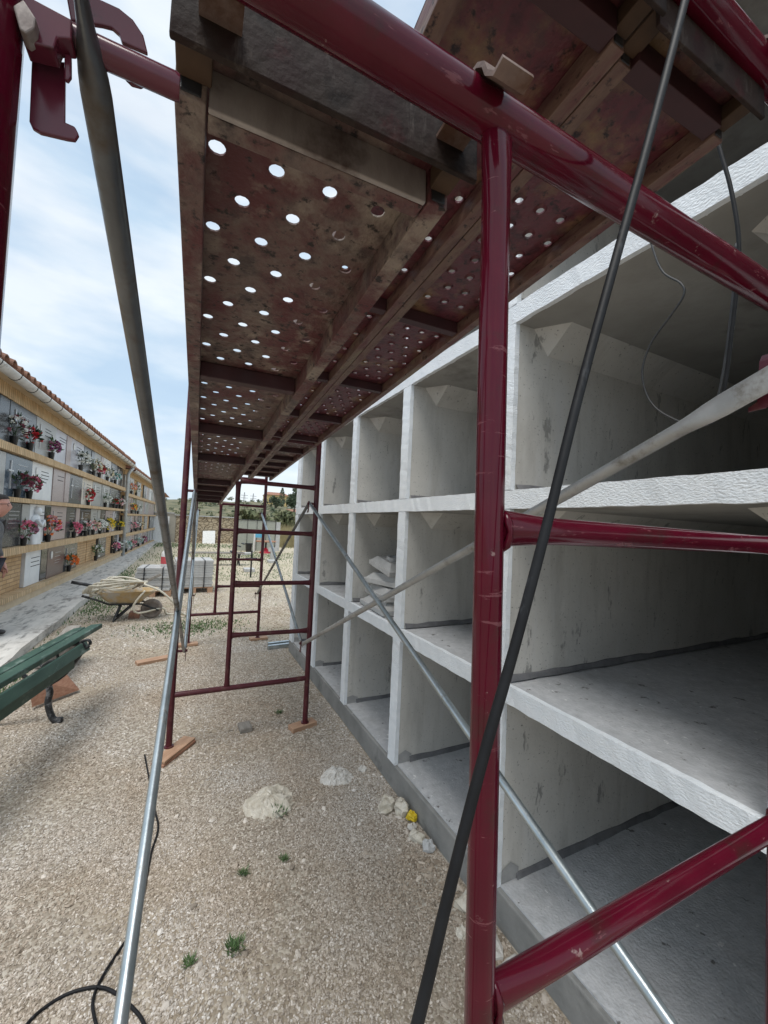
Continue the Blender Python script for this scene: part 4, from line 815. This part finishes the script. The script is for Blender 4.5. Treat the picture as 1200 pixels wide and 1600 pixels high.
# --- pallets of grey pavers
def pallet(label, cx, cy, wx, wy, layers, lz, rz, group='pallets of grey slabs'):
    t = thing('paver_pallet', label, 'pallet', (cx, cy, 0), group, rz)
    for x in (-wx*.42, 0, wx*.42):
        for y in (-wy*.42, 0, wy*.42): MB().box((x - .05, y - .05, 0), (x + .05, y + .05, .10)).build('pallet_block', MT['wood'], t, local=True)
    for i in range(5): y = -wy/2 + wy*(i + .5)/5; MB().box((-wx/2, y - .05, .1), (wx/2, y + .05, .12)).build('pallet_board', MT['wood'], t, local=True)
    me = None
    for k in range(layers):
        o = MB().box((-wx/2 + .02, -wy/2 + .02, 0), (wx/2 - .02, wy/2 - .02, lz - .004)).build('slab', MT['slabgrey'], t, local=True, bevel=.004) if me is None else bpy.data.objects.new('slab', me)
        if me is None: me = o.data
        else: COL.objects.link(o); o.parent = t
        o.location = (rnd(-.012, .012), rnd(-.012, .012), .121 + k*lz); o.rotation_euler = (0, 0, rnd(-.012, .012))
    for x in (-wx*.25, wx*.25): MB().box((x - .008, -wy/2 - .001, .11), (x + .008, wy/2 + .001, .125 + layers*lz)).build('strap', MT['black'], t, local=True)
    return t
pallet('stack of grey concrete slabs strapped on a wooden pallet behind the scaffold post', .17, 9.45, .75, .8, 11, .05, .06)
pallet('low stack of grey slabs behind the wheelbarrow', -.50, 9.1, .62, .7, 9, .048, -.05)
bz = .121 + 9*.048
t = thing('jerrycan', 'white plastic bottle with red label and cap on the grey slabs', 'bottle', (-.20, 9.05, bz))
MB().lathe([(.0, 0), (.085, 0), (.09, .02), (.09, .24), (.07, .30), (.03, .33), (.03, .35), (.0, .35)], (-.33, 9.0, bz), 14).build('body', flat('white_plastic', (.66,.66,.65), .4), t, auto=True)
MB().lathe([(.034, 0), (.034, .045), (.0, .046)], (-.33, 9.0, bz + .345), 12).build('cap', flat('dark_red_cap', (.2,.02,.03), .4), t)
MB().lathe([(.0915, .06), (.0915, .20)], (-.33, 9.0, bz), 14).build('label_band', flat('red_label', (.5,.08,.09), .5), t)

# --- second bench far off, dark slats
b0 = Vector((1.05, 14.4, 0)); t = thing('park_bench', 'far dark slatted bench standing alone in the yard', 'bench', b0)
for i in range(6): MB().box((b0.x - .95, b0.y - .28 + i*.085, .40), (b0.x + .75, b0.y - .215 + i*.085, .43)).build('slat', MT['wood_grey'], t)
for i in range(4): MB().beam((b0.x + .35 + .12*i, b0.y - .25, .46 + .09*i), (b0.x + .35 + .12*i, b0.y + .25, .46 + .09*i), .07, .03).build('back_slat', MT['iron'], t)
for x in (-.8, .6):
    m = MB(); m.path(smooth_pts([(b0.x + x, b0.y - .28, .40), (b0.x + x - .02, b0.y - .24, .2), (b0.x + x, b0.y - .30, .02)], 4), .025, 7); m.path(smooth_pts([(b0.x + x, b0.y + .2, .40), (b0.x + x, b0.y + .2, .2), (b0.x + x, b0.y + .26, .02)], 4), .025, 7); m.build('leg', MT['iron'], t, smooth=True)

# --- person at the left edge, on the pavement in front of the slabs
PB = Vector((-1.985, 5.95, .10))
def skin_body(name, verts, edges, mtl, par, sub=2, root=0):
    me = bpy.data.meshes.new(name); me.from_pydata([Vector(v[:3]) for v in verts], edges, []); o = bpy.data.objects.new(name, me); COL.objects.link(o); o.parent = par
    sk = o.modifiers.new('skin', 'SKIN'); me.skin_vertices[0].data[root].use_root = True
    for i, v in enumerate(verts): me.skin_vertices[0].data[i].radius = (v[3], v[4] if len(v) > 4 else v[3])
    sk.use_smooth_shade = True; s = o.modifiers.new('sub', 'SUBSURF'); s.levels = sub; s.render_levels = sub
    me.materials.append(mtl); return o
t = thing('person', 'person in grey jacket and dark trousers looking at the niche slabs', 'person', PB)
# body faces +X; verts local to PB
V = [(0,0,.86,.12,.10), (0,0,1.05,.11,.09), (.01,0,1.22,.13,.09), (.02,0,1.30,.07,.06), (.04,0,1.37,.045,.045), (.055,0,1.42,.05,.05),
     (.01,-.17,1.27,.055,.055), (-.01,-.22,1.0,.045,.045), (.08,-.22,.80,.034,.034), (.01,.17,1.27,.055,.055), (-.01,.22,1.0,.045,.045), (.08,.22,.80,.034,.034),
     (0,-.09,.80,.085,.085), (.02,-.095,.45,.06,.06), (0,-.10,.09,.042,.042), (.10,-.105,.04,.035,.03), (0,.09,.80,.085,.085), (.02,.095,.45,.06,.06), (0,.10,.09,.042,.042), (.10,.105,.04,.035,.03)]
E_ = [(0,1),(1,2),(2,3),(3,4),(4,5),(2,6),(6,7),(7,8),(2,9),(9,10),(10,11),(0,12),(12,13),(13,14),(14,15),(0,16),(16,17),(17,18),(18,19)]
bd = skin_body('body', V, E_, MT['skin'], t)
jk = [(x, y, z, r + .02, (q[0] if q else r) + .02) for x, y, z, r, *q in [V[0], V[1], V[2], V[3], V[6], V[7], V[8], V[9], V[10], V[11]]]; jk[6] = (.05,-.22,.87,.05,.05); jk[9] = (.05,.22,.87,.05,.05)
skin_body('jacket', jk, [(0,1),(1,2),(2,3),(2,4),(4,5),(5,6),(2,7),(7,8),(8,9)], MT['coatcloth'], t)
tr = [(0,0,.90,.13,.11), (0,-.09,.80,.10,.10), (.02,-.095,.45,.075,.075), (0,-.10,.12,.06,.06), (0,.09,.80,.10,.10), (.02,.095,.45,.075,.075), (0,.10,.12,.06,.06)]
skin_body('trousers', tr, [(0,1),(1,2),(2,3),(0,4),(4,5),(5,6)], MT['trouser'], t)
for s in (-1, 1): skin_body('shoe', [(-.06, s*.1, .05, .045, .04), (.06, s*.103, .045, .05, .036), (.19, s*.11, .036, .042, .028)], [(0,1),(1,2)], MT['shoe'], t)
hd = MB()
prof = [(-.125,.045,.03), (-.10,.07,.055), (-.06,.088,.066), (-.01,.098,.074), (.04,.10,.076), (.085,.088,.066), (.115,.05,.04)]
hc = Vector((.065, 0, 1.48)); vs = []
for z, a, b in prof:
    for j in range(20):
        q = 2*math.pi*j/20; x = a*math.cos(q); y = b*math.sin(q)
        if math.cos(q) > .92:
            x += {-.06: .006, -.01: .03, .04: .004}.get(z, 0)
        if math.cos(q) > .3 and z == -.06: x += .004
        vs.append(hc + Vector((x, y, z)))
hd.add([PB + p for p in vs], [(i*20 + j, i*20 + (j+1) % 20, (i+1)*20 + (j+1) % 20, (i+1)*20 + j) for i in range(6) for j in range(20)] + [tuple(range(20))[::-1], tuple(range(120, 140))])
ho = hd.build('head', MT['skin'], t, smooth=True)
m = MB(); vs = []
for z, k in ((.0, 1.06), (.05, 1.08), (.09, 1.1), (.125, .8), (.135, .2)):
    for j in range(20):
        q = 2*math.pi*j/20; f = .62 if (math.cos(q) > .35 and z < .06) else 1; vs.append(PB + hc + Vector((.098*k*math.cos(q)*f - .01, .078*k*math.sin(q)*(f if f < 1 else 1), z)))
m.add(vs, [(i*20 + j, i*20 + (j+1) % 20, (i+1)*20 + (j+1) % 20, (i+1)*20 + j) for i in range(4) for j in range(20)]); m.build('hair', MT['hair'], t, smooth=True)
m = MB(); m.path([PB + hc + Vector((.105, s*.035, .02)) + Vector((0, .024*math.cos(q), .018*math.sin(q))) for s in (1,) for q in (i*.52 for i in range(13))], .003, 5); m.path([PB + hc + Vector((.105, -.035 + .024*math.cos(i*.52), .02 + .018*math.sin(i*.52))) for i in range(13)], .003, 5)
for s in (-1, 1): m.path([PB + hc + Vector((.10, s*.058, .024)), PB + hc + Vector((0, s*.078, .02))], .003, 5)
m.build('glasses', MT['black'], t)
for s in (-1, 1):
    m = MB(); m.blob(PB + hc + Vector((-.005, s*.078, .0)), .028, 6, 8, .05, 1.2); m.build('ear', MT['skin'], ho, smooth=True)
for s in (-1, 1):
    hb = Vector((.08, s*.22, .80)); m = MB(); m.path([PB + hb + Vector((0, 0, .02)), PB + hb + Vector((.008, 0, -.04)), PB + hb + Vector((.012, 0, -.09))], [.024, .034, .03], 8)
    for k, (dy, ln) in enumerate(((-.024, .07), (-.008, .08), (.008, .075), (.024, .06))): m.path([PB + hb + Vector((.012, dy, -.08)), PB + hb + Vector((.02, dy, -.08 - ln*.5)), PB + hb + Vector((.012, dy, -.08 - ln))], [.009, .0085, .007], 6)
    m.path([PB + hb + Vector((.015, -s*.02, -.03)), PB + hb + Vector((.05, -s*.03, -.06)), PB + hb + Vector((.055, -s*.03, -.10))], [.011, .010, .008], 6)
    m.build('hand', MT['skin'], bd, smooth=True)

# --- stones and weeds beside the foundation
MT['lime'] = mat('limestone', [(.50,.45,.36), (.68,.63,.54)], 22, .95, bump=.5, bscale=30); MT['lime_w'] = mat('white_lime', [(.54,.51,.46), (.72,.69,.64)], 22, .95, bump=.5, bscale=40)
for k, (x, y, r, fl, lab, mm) in enumerate((
    (1.075, 1.985, .050, .8, 'lumpy buff limestone lying by the foundation next to a paler one', 'lime'), (1.135, 1.925, .042, 1.0, 'upright cream stone leaning on the foundation', 'lime'), (1.125, 1.80, .024, .7, 'small white stone below the yellow scrap', 'lime_w'),
    (1.11, 1.73, .036, .7, 'flat buff stone between small stones at the foundation', 'lime'), (1.135, 1.66, .032, .8, 'angular bluish white stone by the foundation', 'slabgrey'), (1.08, 2.34, .030, .7, 'single pale stone at the foundation edge, apart from the others', 'lime_w'),
    (1.13, 1.34, .045, .7, 'pale stone near the hose against the foundation', 'lime'), (1.10, 1.18, .05, .6, 'whitish lime lump against the foundation by the red post', 'lime_w'), (1.12, 1.08, .04, .6, 'small lime crumb at the foundation by the red post', 'lime_w'), (1.03, 1.26, .025, .6, 'small buff stone in front of the foundation near the hose', 'lime'))):
    m = MB(); m.blob((x, y, r*fl*.45), r, 7, 9, .26, fl); m.v = [(a_ + rnd(-.1, .1)*r, b_ + rnd(-.1, .1)*r, c_ + rnd(-.1, .1)*r) for a_, b_, c_ in m.v]; o = m.build('stone', MT[mm], None, bevel=.002); tag(o, lab, 'stone', 'stones along the foundation')
m = MB(); m.blob((1.15, 1.845, .028), .026, 6, 8, .25, .9); tag(m.build('yellow_scrap', flat('yellow_plastic', (.60,.43,.02), .4), None), 'crumpled yellow plastic scrap between stones at the foundation', 'plastic')
for x, y, r, fl, lab in ((.50, 2.27, .14, .44, 'broad sandy boulder half buried in the gravel'), (.905, 2.34, .105, .60, 'pointed whitish boulder half buried in the gravel'), (.90, .96, .16, .12, 'flat splash of dried white lime on the gravel by the red post')):
    m = MB(); m.blob((x, y, -.02), r, 20, 34, .10, fl); m.v = [(a + rnd(-.006, .006), b + rnd(-.006, .006), c + rnd(-.006, .005) + .003*math.sin(63*a + 41*b)) for a, b, c in m.v]
    tag(m.build('boulder', MT['lime'] if 'sandy' in lab else MT['lime_w'], None), lab, 'boulder')
for k, (px_, py2, s, lab) in enumerate(((367, 1487, .045, 'bright green weed tuft alone on the gravel'), (295, 1510, .03, 'thin weed tuft beside the bright green one'), (436, 1272, .05, 'weed tuft growing against the sandy boulder'), (443, 1345, .03, 'tiny grey green weed on bare gravel'), (380, 1368, .03, 'tiny weed near the foot of the sandy boulder'), (435, 1115, .04, 'low weed in front of the board under the ladder frame'))):
    p = gp(px_, py2, 0); m = MB()
    for _ in range(70):
        a = rnd(0, 6.28); d = Vector((math.cos(a), math.sin(a), rnd(.5, 1.6))).normalized(); q = p + Vector((rnd(-1, 1)*s*.5, rnd(-1, 1)*s*.5, 0)); ln = s*rnd(.5, 1.1); sd_ = d.cross(Vector((0, 0, 1))).normalized()*s*.055
        m.add([q - sd_*.4, q + d*ln*.5 - sd_, q + d*ln, q + d*ln*.5 + sd_], [(0, 1, 2, 3)])
    tag(m.build('weed', MT['leaf'], None), lab, 'weed', 'weeds in the gravel')
# thin grass in the open yard and along the kerb
m = MB()
def grass(cx_, cy_, sx, sy, n, hgt):
    for _ in range(n):
        x = random.gauss(cx_, sx); y = random.gauss(cy_, sy); a = rnd(0, 6.28); d = Vector((math.cos(a)*.5, math.sin(a)*.5, 1)).normalized(); ln = hgt*rnd(.4, 1.1); s_ = Vector((math.sin(a), -math.cos(a), 0))*.006*(1 + y*.06)
        q = Vector((x, y, 0)); m.add([q - s_, q + s_, q + d*ln], [(0, 1, 2)])
grass(.15, 6.3, .35, .22, 1400, .035); grass(-1.15, 8.0, .18, .5, 900, .04); grass(-1.36, 4.6, .05, .8, 700, .05); grass(-1.35, 10.5, .10, 1.6, 900, .06); grass(.5, 12, 2.2, 1.2, 2200, .06); grass(2.2, 17.5, 2.5, 1.5, 2600, .10); grass(-.6, 24, 3, 1.2, 2500, .12)
tag(m.build('grass', MT['leaf'], None), 'thin short grass growing through the gravel', 'grass', kind='stuff')

# --- back of the yard
def stone_mat():
    m = mat('rubble_stone', [(.38,.30,.20), (.55,.46,.33)], 3, .95); t = m.node_tree; p = t.nodes['Principled BSDF']; l = t.links.new
    src = p.inputs['Base Color'].links[0].from_socket
    v = N(t, 'ShaderNodeTexVoronoi', feature='DISTANCE_TO_EDGE'); v.inputs['Scale'].default_value = 5.5; tcn = N(t, 'ShaderNodeTexCoord'); mpn = N(t, 'ShaderNodeMapping'); mpn.inputs['Scale'].default_value = (.75, 1, 1.3); l(tcn.outputs['Object'], mpn.inputs[0]); l(mpn.outputs[0], v.inputs[0])
    c = N(t, 'ShaderNodeMapRange'); c.inputs[1].default_value = .0; c.inputs[2].default_value = .09; l(v.outputs[0], c.inputs[0])
    mm = N(t, 'ShaderNodeMixRGB'); mm.inputs[1].default_value = (.17,.125,.08,1); l(c.outputs[0], mm.inputs[0]); l(src, mm.inputs[2]); l(mm.outputs[0], p.inputs['Base Color'])
    b = N(t, 'ShaderNodeBump'); b.inputs['Strength'].default_value = .9; b.inputs['Distance'].default_value = .05; l(c.outputs[0], b.inputs['Height']); l(b.outputs[0], p.inputs['Normal']); return m
MT['rubble'] = stone_mat()
YS = 27.2
sw = thing('stone_wall', 'rubble stone wall closing the yard below the scrubby hill', 'wall', (.5, YS, 0))
MB().box((-.6, YS, -.1), (2.9, YS + .45, 1.62)).build('masonry', MT['rubble'], sw)
MB().box((-.7, YS - .05, 1.62), (2.95, YS + .5, 1.68)).build('coping', MT['slabgrey'], sw)
rw = thing('rendered_wall', 'tall grey rendered boundary wall beside the rubble wall', 'wall', (-4, YS, 0))
MB().box((-9, YS + .02, -.1), (-.61, YS + .42, 1.72)).build('render', mat('old_render', [(.36,.33,.28), (.48,.44,.37)], 1.5, .95), rw)
MB().box((-9, YS - .02, 1.72), (-.72, YS + .46, 1.79)).build('coping', MT['slabgrey'], rw)
def panel(label, x0, x1, y, z1, m, lean=.12, name='board'):
    o = MB().add([(x0, y, 0), (x1, y, 0), (x1, y + lean, z1), (x0, y + lean, z1 - .03), (x0, y + .03, 0), (x1, y + .03, 0), (x1, y + lean + .03, z1), (x0, y + lean + .03, z1 - .03)], [(0,1,2,3),(7,6,5,4),(0,4,5,1),(1,5,6,2),(2,6,7,3),(3,7,4,0)]).build(name, m, None); return tag(o, label, 'board')
WHT = flat('white_board', (.68,.68,.66), .6)
panel('tall white board leaning on the grey rendered wall', -1.75, -.95, 26.6, 1.55, WHT, .4); panel('square white panel leaning on the rubble wall', .9, 1.6, 26.5, .78, WHT, .4)
sh = thing('fence_panels', 'grey green sheet metal hoarding at the end of the yard', 'hoarding', (3.1, 21, 0))
corr = flat('hoarding_sheet', (.33,.34,.29), .6)
for k in range(4):
    x0 = 2.28 + k*.46; MB().box((x0, 21, .0), (x0 + .44, 21.03, 1.53)).build('sheet', corr, sh); MB().box((x0 + .44, 20.98, 0), (x0 + .46, 21.05, 1.56)).build('post', MT['iron_worn'], sh)
MB().box((2.25, 20.97, 1.535), (4.14, 21.06, 1.57)).build('top_rail', MT['iron_worn'], sh); MB().box((4.145, 20.95, 0), (4.35, 21.2, 1.50)).build('pier', MT['slabgrey'], sh)
t = thing('waste_bin', 'black plastic bin standing before the metal hoarding', 'bin', (2.75, 20.3, 0)); MB().lathe([(.12, 0), (.14, .03), (.16, .36), (.175, .37), (.175, .39), (.14, .39)], (2.75, 20.3, 0), 14).build('body', MT['black'], t, auto=True); MB().lathe([(.178, .39), (.17, .42), (.03, .435)], (2.75, 20.3, 0), 14).build('lid', MT['black'], t, auto=True)
t = thing('sign_post', 'white post with a small blue sign before the hoarding', 'sign', (2.95, 20.0, 0)); MB().path([(2.95, 20, 0), (2.95, 20, .95)], .04, 8).build('post', WHT, t); MB().box((2.98, 19.98, .72), (3.35, 20.0, .95)).build('panel', flat('blue_panel', (.10,.40,.58), .5), t)
t = thing('garden_table', 'small round brown table on a red base before the hoarding', 'table', (3.45, 19.7, 0))
MB().lathe([(.0, .52), (.45, .53), (.48, .57), (.45, .59), (.0, .59)], (3.45, 19.7, 0), 18).build('table_top', MT['wood_red'], t, auto=True); MB().lathe([(.05, .1), (.04, .53)], (3.45, 19.7, 0), 10).build('column', MT['iron'], t); MB().lathe([(.0, 0), (.28, 0), (.24, .1), (.08, .2), (.06, .26), (.0, .26)], (3.45, 19.7, 0), 14).build('base', flat('red_plastic', (.50,.02,.04), .45), t, auto=True)
for k, (x, y, sx, lab) in enumerate(((2.4, 18.6, .5, 'flat white slab lying in the grass before the hoarding'), (1.75, 12.6, .30, 'small pale slab lying flat on the open yard'), (2.9, 15.2, .28, 'little grey stone marker lying in the yard'))):
    o = MB().box((x - sx/2, y - .2, 0), (x + sx/2, y + .2, .10)).build('stone_slab', MT['slabgrey'], None, bevel=.01); tag(o, lab, 'slab')
for k, (x, y, h_, lab) in enumerate(((1.62, 11.3, .72, 'thin dark iron cross marker standing in the yard'), (3.1, 16.2, .5, 'weathered stone cross marker standing in the yard'))):
    t = thing('cross_marker', lab, 'cross', (x, y, 0)); mm = MT['iron'] if k == 0 else MT['slabgrey']; w_ = .02 if k == 0 else .07
    MB().box((x - w_, y - w_, 0), (x + w_, y + w_, h_)).build('upright', mm, t); MB().box((x - .15, y - w_*.9, h_*.68), (x - w_, y + w_*.9, h_*.68 + w_*2)).build('arm', mm, t); MB().box((x + w_, y - w_*.9, h_*.68), (x + .15, y + w_*.9, h_*.68 + w_*2)).build('arm', mm, t)

# --- hillside scrub, trees, a house
def crown(m, c, rx, rz, n, size):
    c = Vector(c); lobes = [(c + Vector((rnd(-.6, .6)*rx, rnd(-.6, .6)*rx, rnd(-.5, .6)*rz)), rnd(.35, .62)) for _ in range(9)]
    for _ in range(n):
        lc, lr = random.choice(lobes); d = Vector((random.gauss(0, 1), random.gauss(0, 1), random.gauss(0, 1))).normalized()
        p = lc + Vector((d.x*rx*lr, d.y*rx*lr, d.z*rz*lr))*rnd(.55, 1.05); a = (d + Vector((rnd(-1, 1), rnd(-1, 1), rnd(-1, 1)))*.9).normalized(); b = a.orthogonal().normalized(); s = size*rnd(.6, 1.4)
        m.add([p - a*s - b*s*.5, p + a*s*.2 - b*s*.7, p + a*s, p - a*s*.2 + b*s*.7], [(0, 1, 2, 3)])
sc = MB(); sc2 = MB()
for _ in range(330):
    y = rnd(36, 125); x = rnd(-.16, .62)*y; r = rnd(.35, 1.0)*(.55 + y/170); crown(random.choice((sc, sc2)), (x, y, hill_z(x, y) + r*.35), r, r*.62, 42, r*.22)
tag(sc.build('scrub', MT['scrub'], None), 'olive green scrub bushes covering the hillside', 'scrub', kind='stuff'); tag(sc2.build('scrub', MT['scrub2'], None), 'darker evergreen bushes scattered on the hillside', 'scrub', kind='stuff')
rd = MB()
for i in range(3000):
    y = rnd(24, 27); x = .19*y + rnd(0, 2.2)*1.0 + .2; d = Vector((rnd(-.3, .3), rnd(-.3, .3), 1)).normalized(); ln = rnd(.5, 1.5); s_ = Vector((.014, 0, 0)); q = Vector((x, y, 0)); rd.add([q - s_, q + s_, q + d*ln], [(0, 1, 2)])
tag(rd.build('reeds', MT['dry'], None), 'dry straw coloured reeds behind the hoarding', 'reeds', kind='stuff')
def tree(name, label, px_, py2, Y, hgt, rx, mtl, n=1400, cyp=False):
    p = onY(px_, py2, Y); t = thing(name, label, 'tree', (p.x, Y, p.z)); z0 = p.z - .6
    MB().path([(p.x, Y, z0), (p.x + .05*rx, Y, z0 + hgt*.3), (p.x - .04*rx, Y, z0 + hgt*.7)], [hgt*.035, hgt*.028, hgt*.01], 8).build('trunk', MT['bark'], t, smooth=True)
    m = MB()
    if cyp:
        for _ in range(n):
            k = rnd(0, 1); a = rnd(0, 6.28); r = rx*math.sin(math.pi*min(.97, .12 + .88*k))**.7*rnd(.5, 1); q = Vector((p.x + r*math.cos(a), Y + r*math.sin(a), z0 + .1*hgt + k*hgt)); s = rx*.35; m.add([q, q + Vector((rnd(-.4, .4)*s, rnd(-.4, .4)*s, s)), q + Vector((rnd(-.8, .8)*s, rnd(-.8, .8)*s, s*.4))], [(0, 1, 2)])
    else: crown(m, (p.x, Y, z0 + hgt*.65), rx, hgt*.42, n, rx*.13)
    m.build('crown', mtl, t)
    return t
tree('tree', 'tall leafy tree on the slope beside the end of the new niches', 459, 800, 60, 4.2, 1.5, MT['scrub2'])
tree('cypress_tree', 'narrow dark cypress beside the yellow house on the hill', 440, 790, 105, 4.6, .75, MT['scrub2'], 700, True)
tree('tree', 'round dark tree in front of the yellow house', 430, 792, 95, 3.0, 1.5, MT['scrub2'], 600)
tree('tree', 'dark bushy tree above the rubble wall, left of the metal hoarding', 395, 812, 45, 1.5, 2.0, MT['scrub'], 1200)
tree('tree', 'low green tree above the reeds near the new niches', 447, 826, 34, 1.9, 1.3, MT['scrub'], 900)
hp_ = onY(434, 790, 118); t = thing('house', 'pale yellow house with red roof on the crest of the hill', 'house', (hp_.x, 118, hp_.z - 1)); hx0, hz0 = hp_.x, hp_.z - 1
MB().box((hx0 - 3.3, 118, hz0 - 1), (hx0 + 2.9, 124, hz0 + 4.0)).build('wall', flat('yellow_render', (.60,.44,.20), .9), t)
MB().add([(hx0 - 3.6, 117.7, hz0 + 4.0), (hx0 + 3.2, 117.7, hz0 + 4.0), (hx0 + 3.2, 124.3, hz0 + 4.0), (hx0 - 3.6, 124.3, hz0 + 4.0), (hx0 - 2.5, 121, hz0 + 5.0), (hx0 + 2.2, 121, hz0 + 5.0)], [(0,1,5,4),(1,2,5),(2,3,4,5),(3,0,4),(0,3,2,1)]).build('roof', MT['tile'], t)
for x in (-2.2, -.3, 1.6): MB().box((hx0 + x - .4, 117.95, hz0 + 1.6), (hx0 + x + .4, 117.99, hz0 + 2.9)).build('window', MT['black'], t)
vh = onY(462, 808, 70); t = thing('house', 'small white roadside house behind the end of the new niches', 'house', (vh.x, 70, vh.z))
MB().box((vh.x - 1.2, 70, vh.z - 1.5), (vh.x + 2.6, 73, vh.z + .9)).build('wall', WHT, t); MB().add([(vh.x - 1.4, 69.8, vh.z + .9), (vh.x + 2.8, 69.8, vh.z + .9), (vh.x + 2.8, 73.2, vh.z + .9), (vh.x - 1.4, 73.2, vh.z + .9), (vh.x - 1.4, 71.5, vh.z + 1.4), (vh.x + 2.8, 71.5, vh.z + 1.4)], [(0,1,5,4),(2,3,4,5),(0,4,3),(1,2,5),(0,3,2,1)]).build('roof', MT['tile'], t); MB().box((vh.x - .5, 69.97, vh.z - .9), (vh.x + .1, 69.99, vh.z + .1)).build('window', MT['black'], t)
for k, (px_, Y) in enumerate(((381, 190), (395, 205), (420, 215))):
    p = onY(px_, 790, Y); t = thing('pylon', ['slender lattice power pylon on the skyline, left of the hilltop house', 'tall lattice power pylon standing alone on the skyline ridge', 'thin mast on the skyline next to the yellow house'][k], 'pylon', (p.x, Y, p.z - 2))
    for s in (-1, 1): MB().path([(p.x + s*.6, Y, p.z - 3), (p.x + s*.1, Y, p.z + 6)], .09, 5).build('mast_leg', MT['galv_old'], t)
    for z in (3.4, 4.6): MB().box((p.x - 1.5, Y - .05, p.z + z), (p.x + 1.5, Y + .05, p.z + z + .15)).build('cross_arm', MT['galv_old'], t)
gh_ = onY(268, 772, 75)
t = thing('shed', 'low tiled roof of an outbuilding beyond the old niches', 'shed', (-8.4, 30, 0)); MB().box((-12, 29.5, 0), (-1.62, 36, 3.05)).build('wall', mat('outbuilding_render', [(.4,.36,.3), (.5,.46,.38)], 2, .9), t)
MB().add([(-12.2, 29.2, 3.05), (-1.35, 29.2, 3.05), (-1.35, 36.3, 3.05), (-12.2, 36.3, 3.05), (-12.2, 32.7, 3.7), (-3.2, 32.7, 3.7)], [(0,1,5,4),(1,2,5),(2,3,4,5),(3,0,4),(0,3,2,1)]).build('roof', MT['tile'], t)
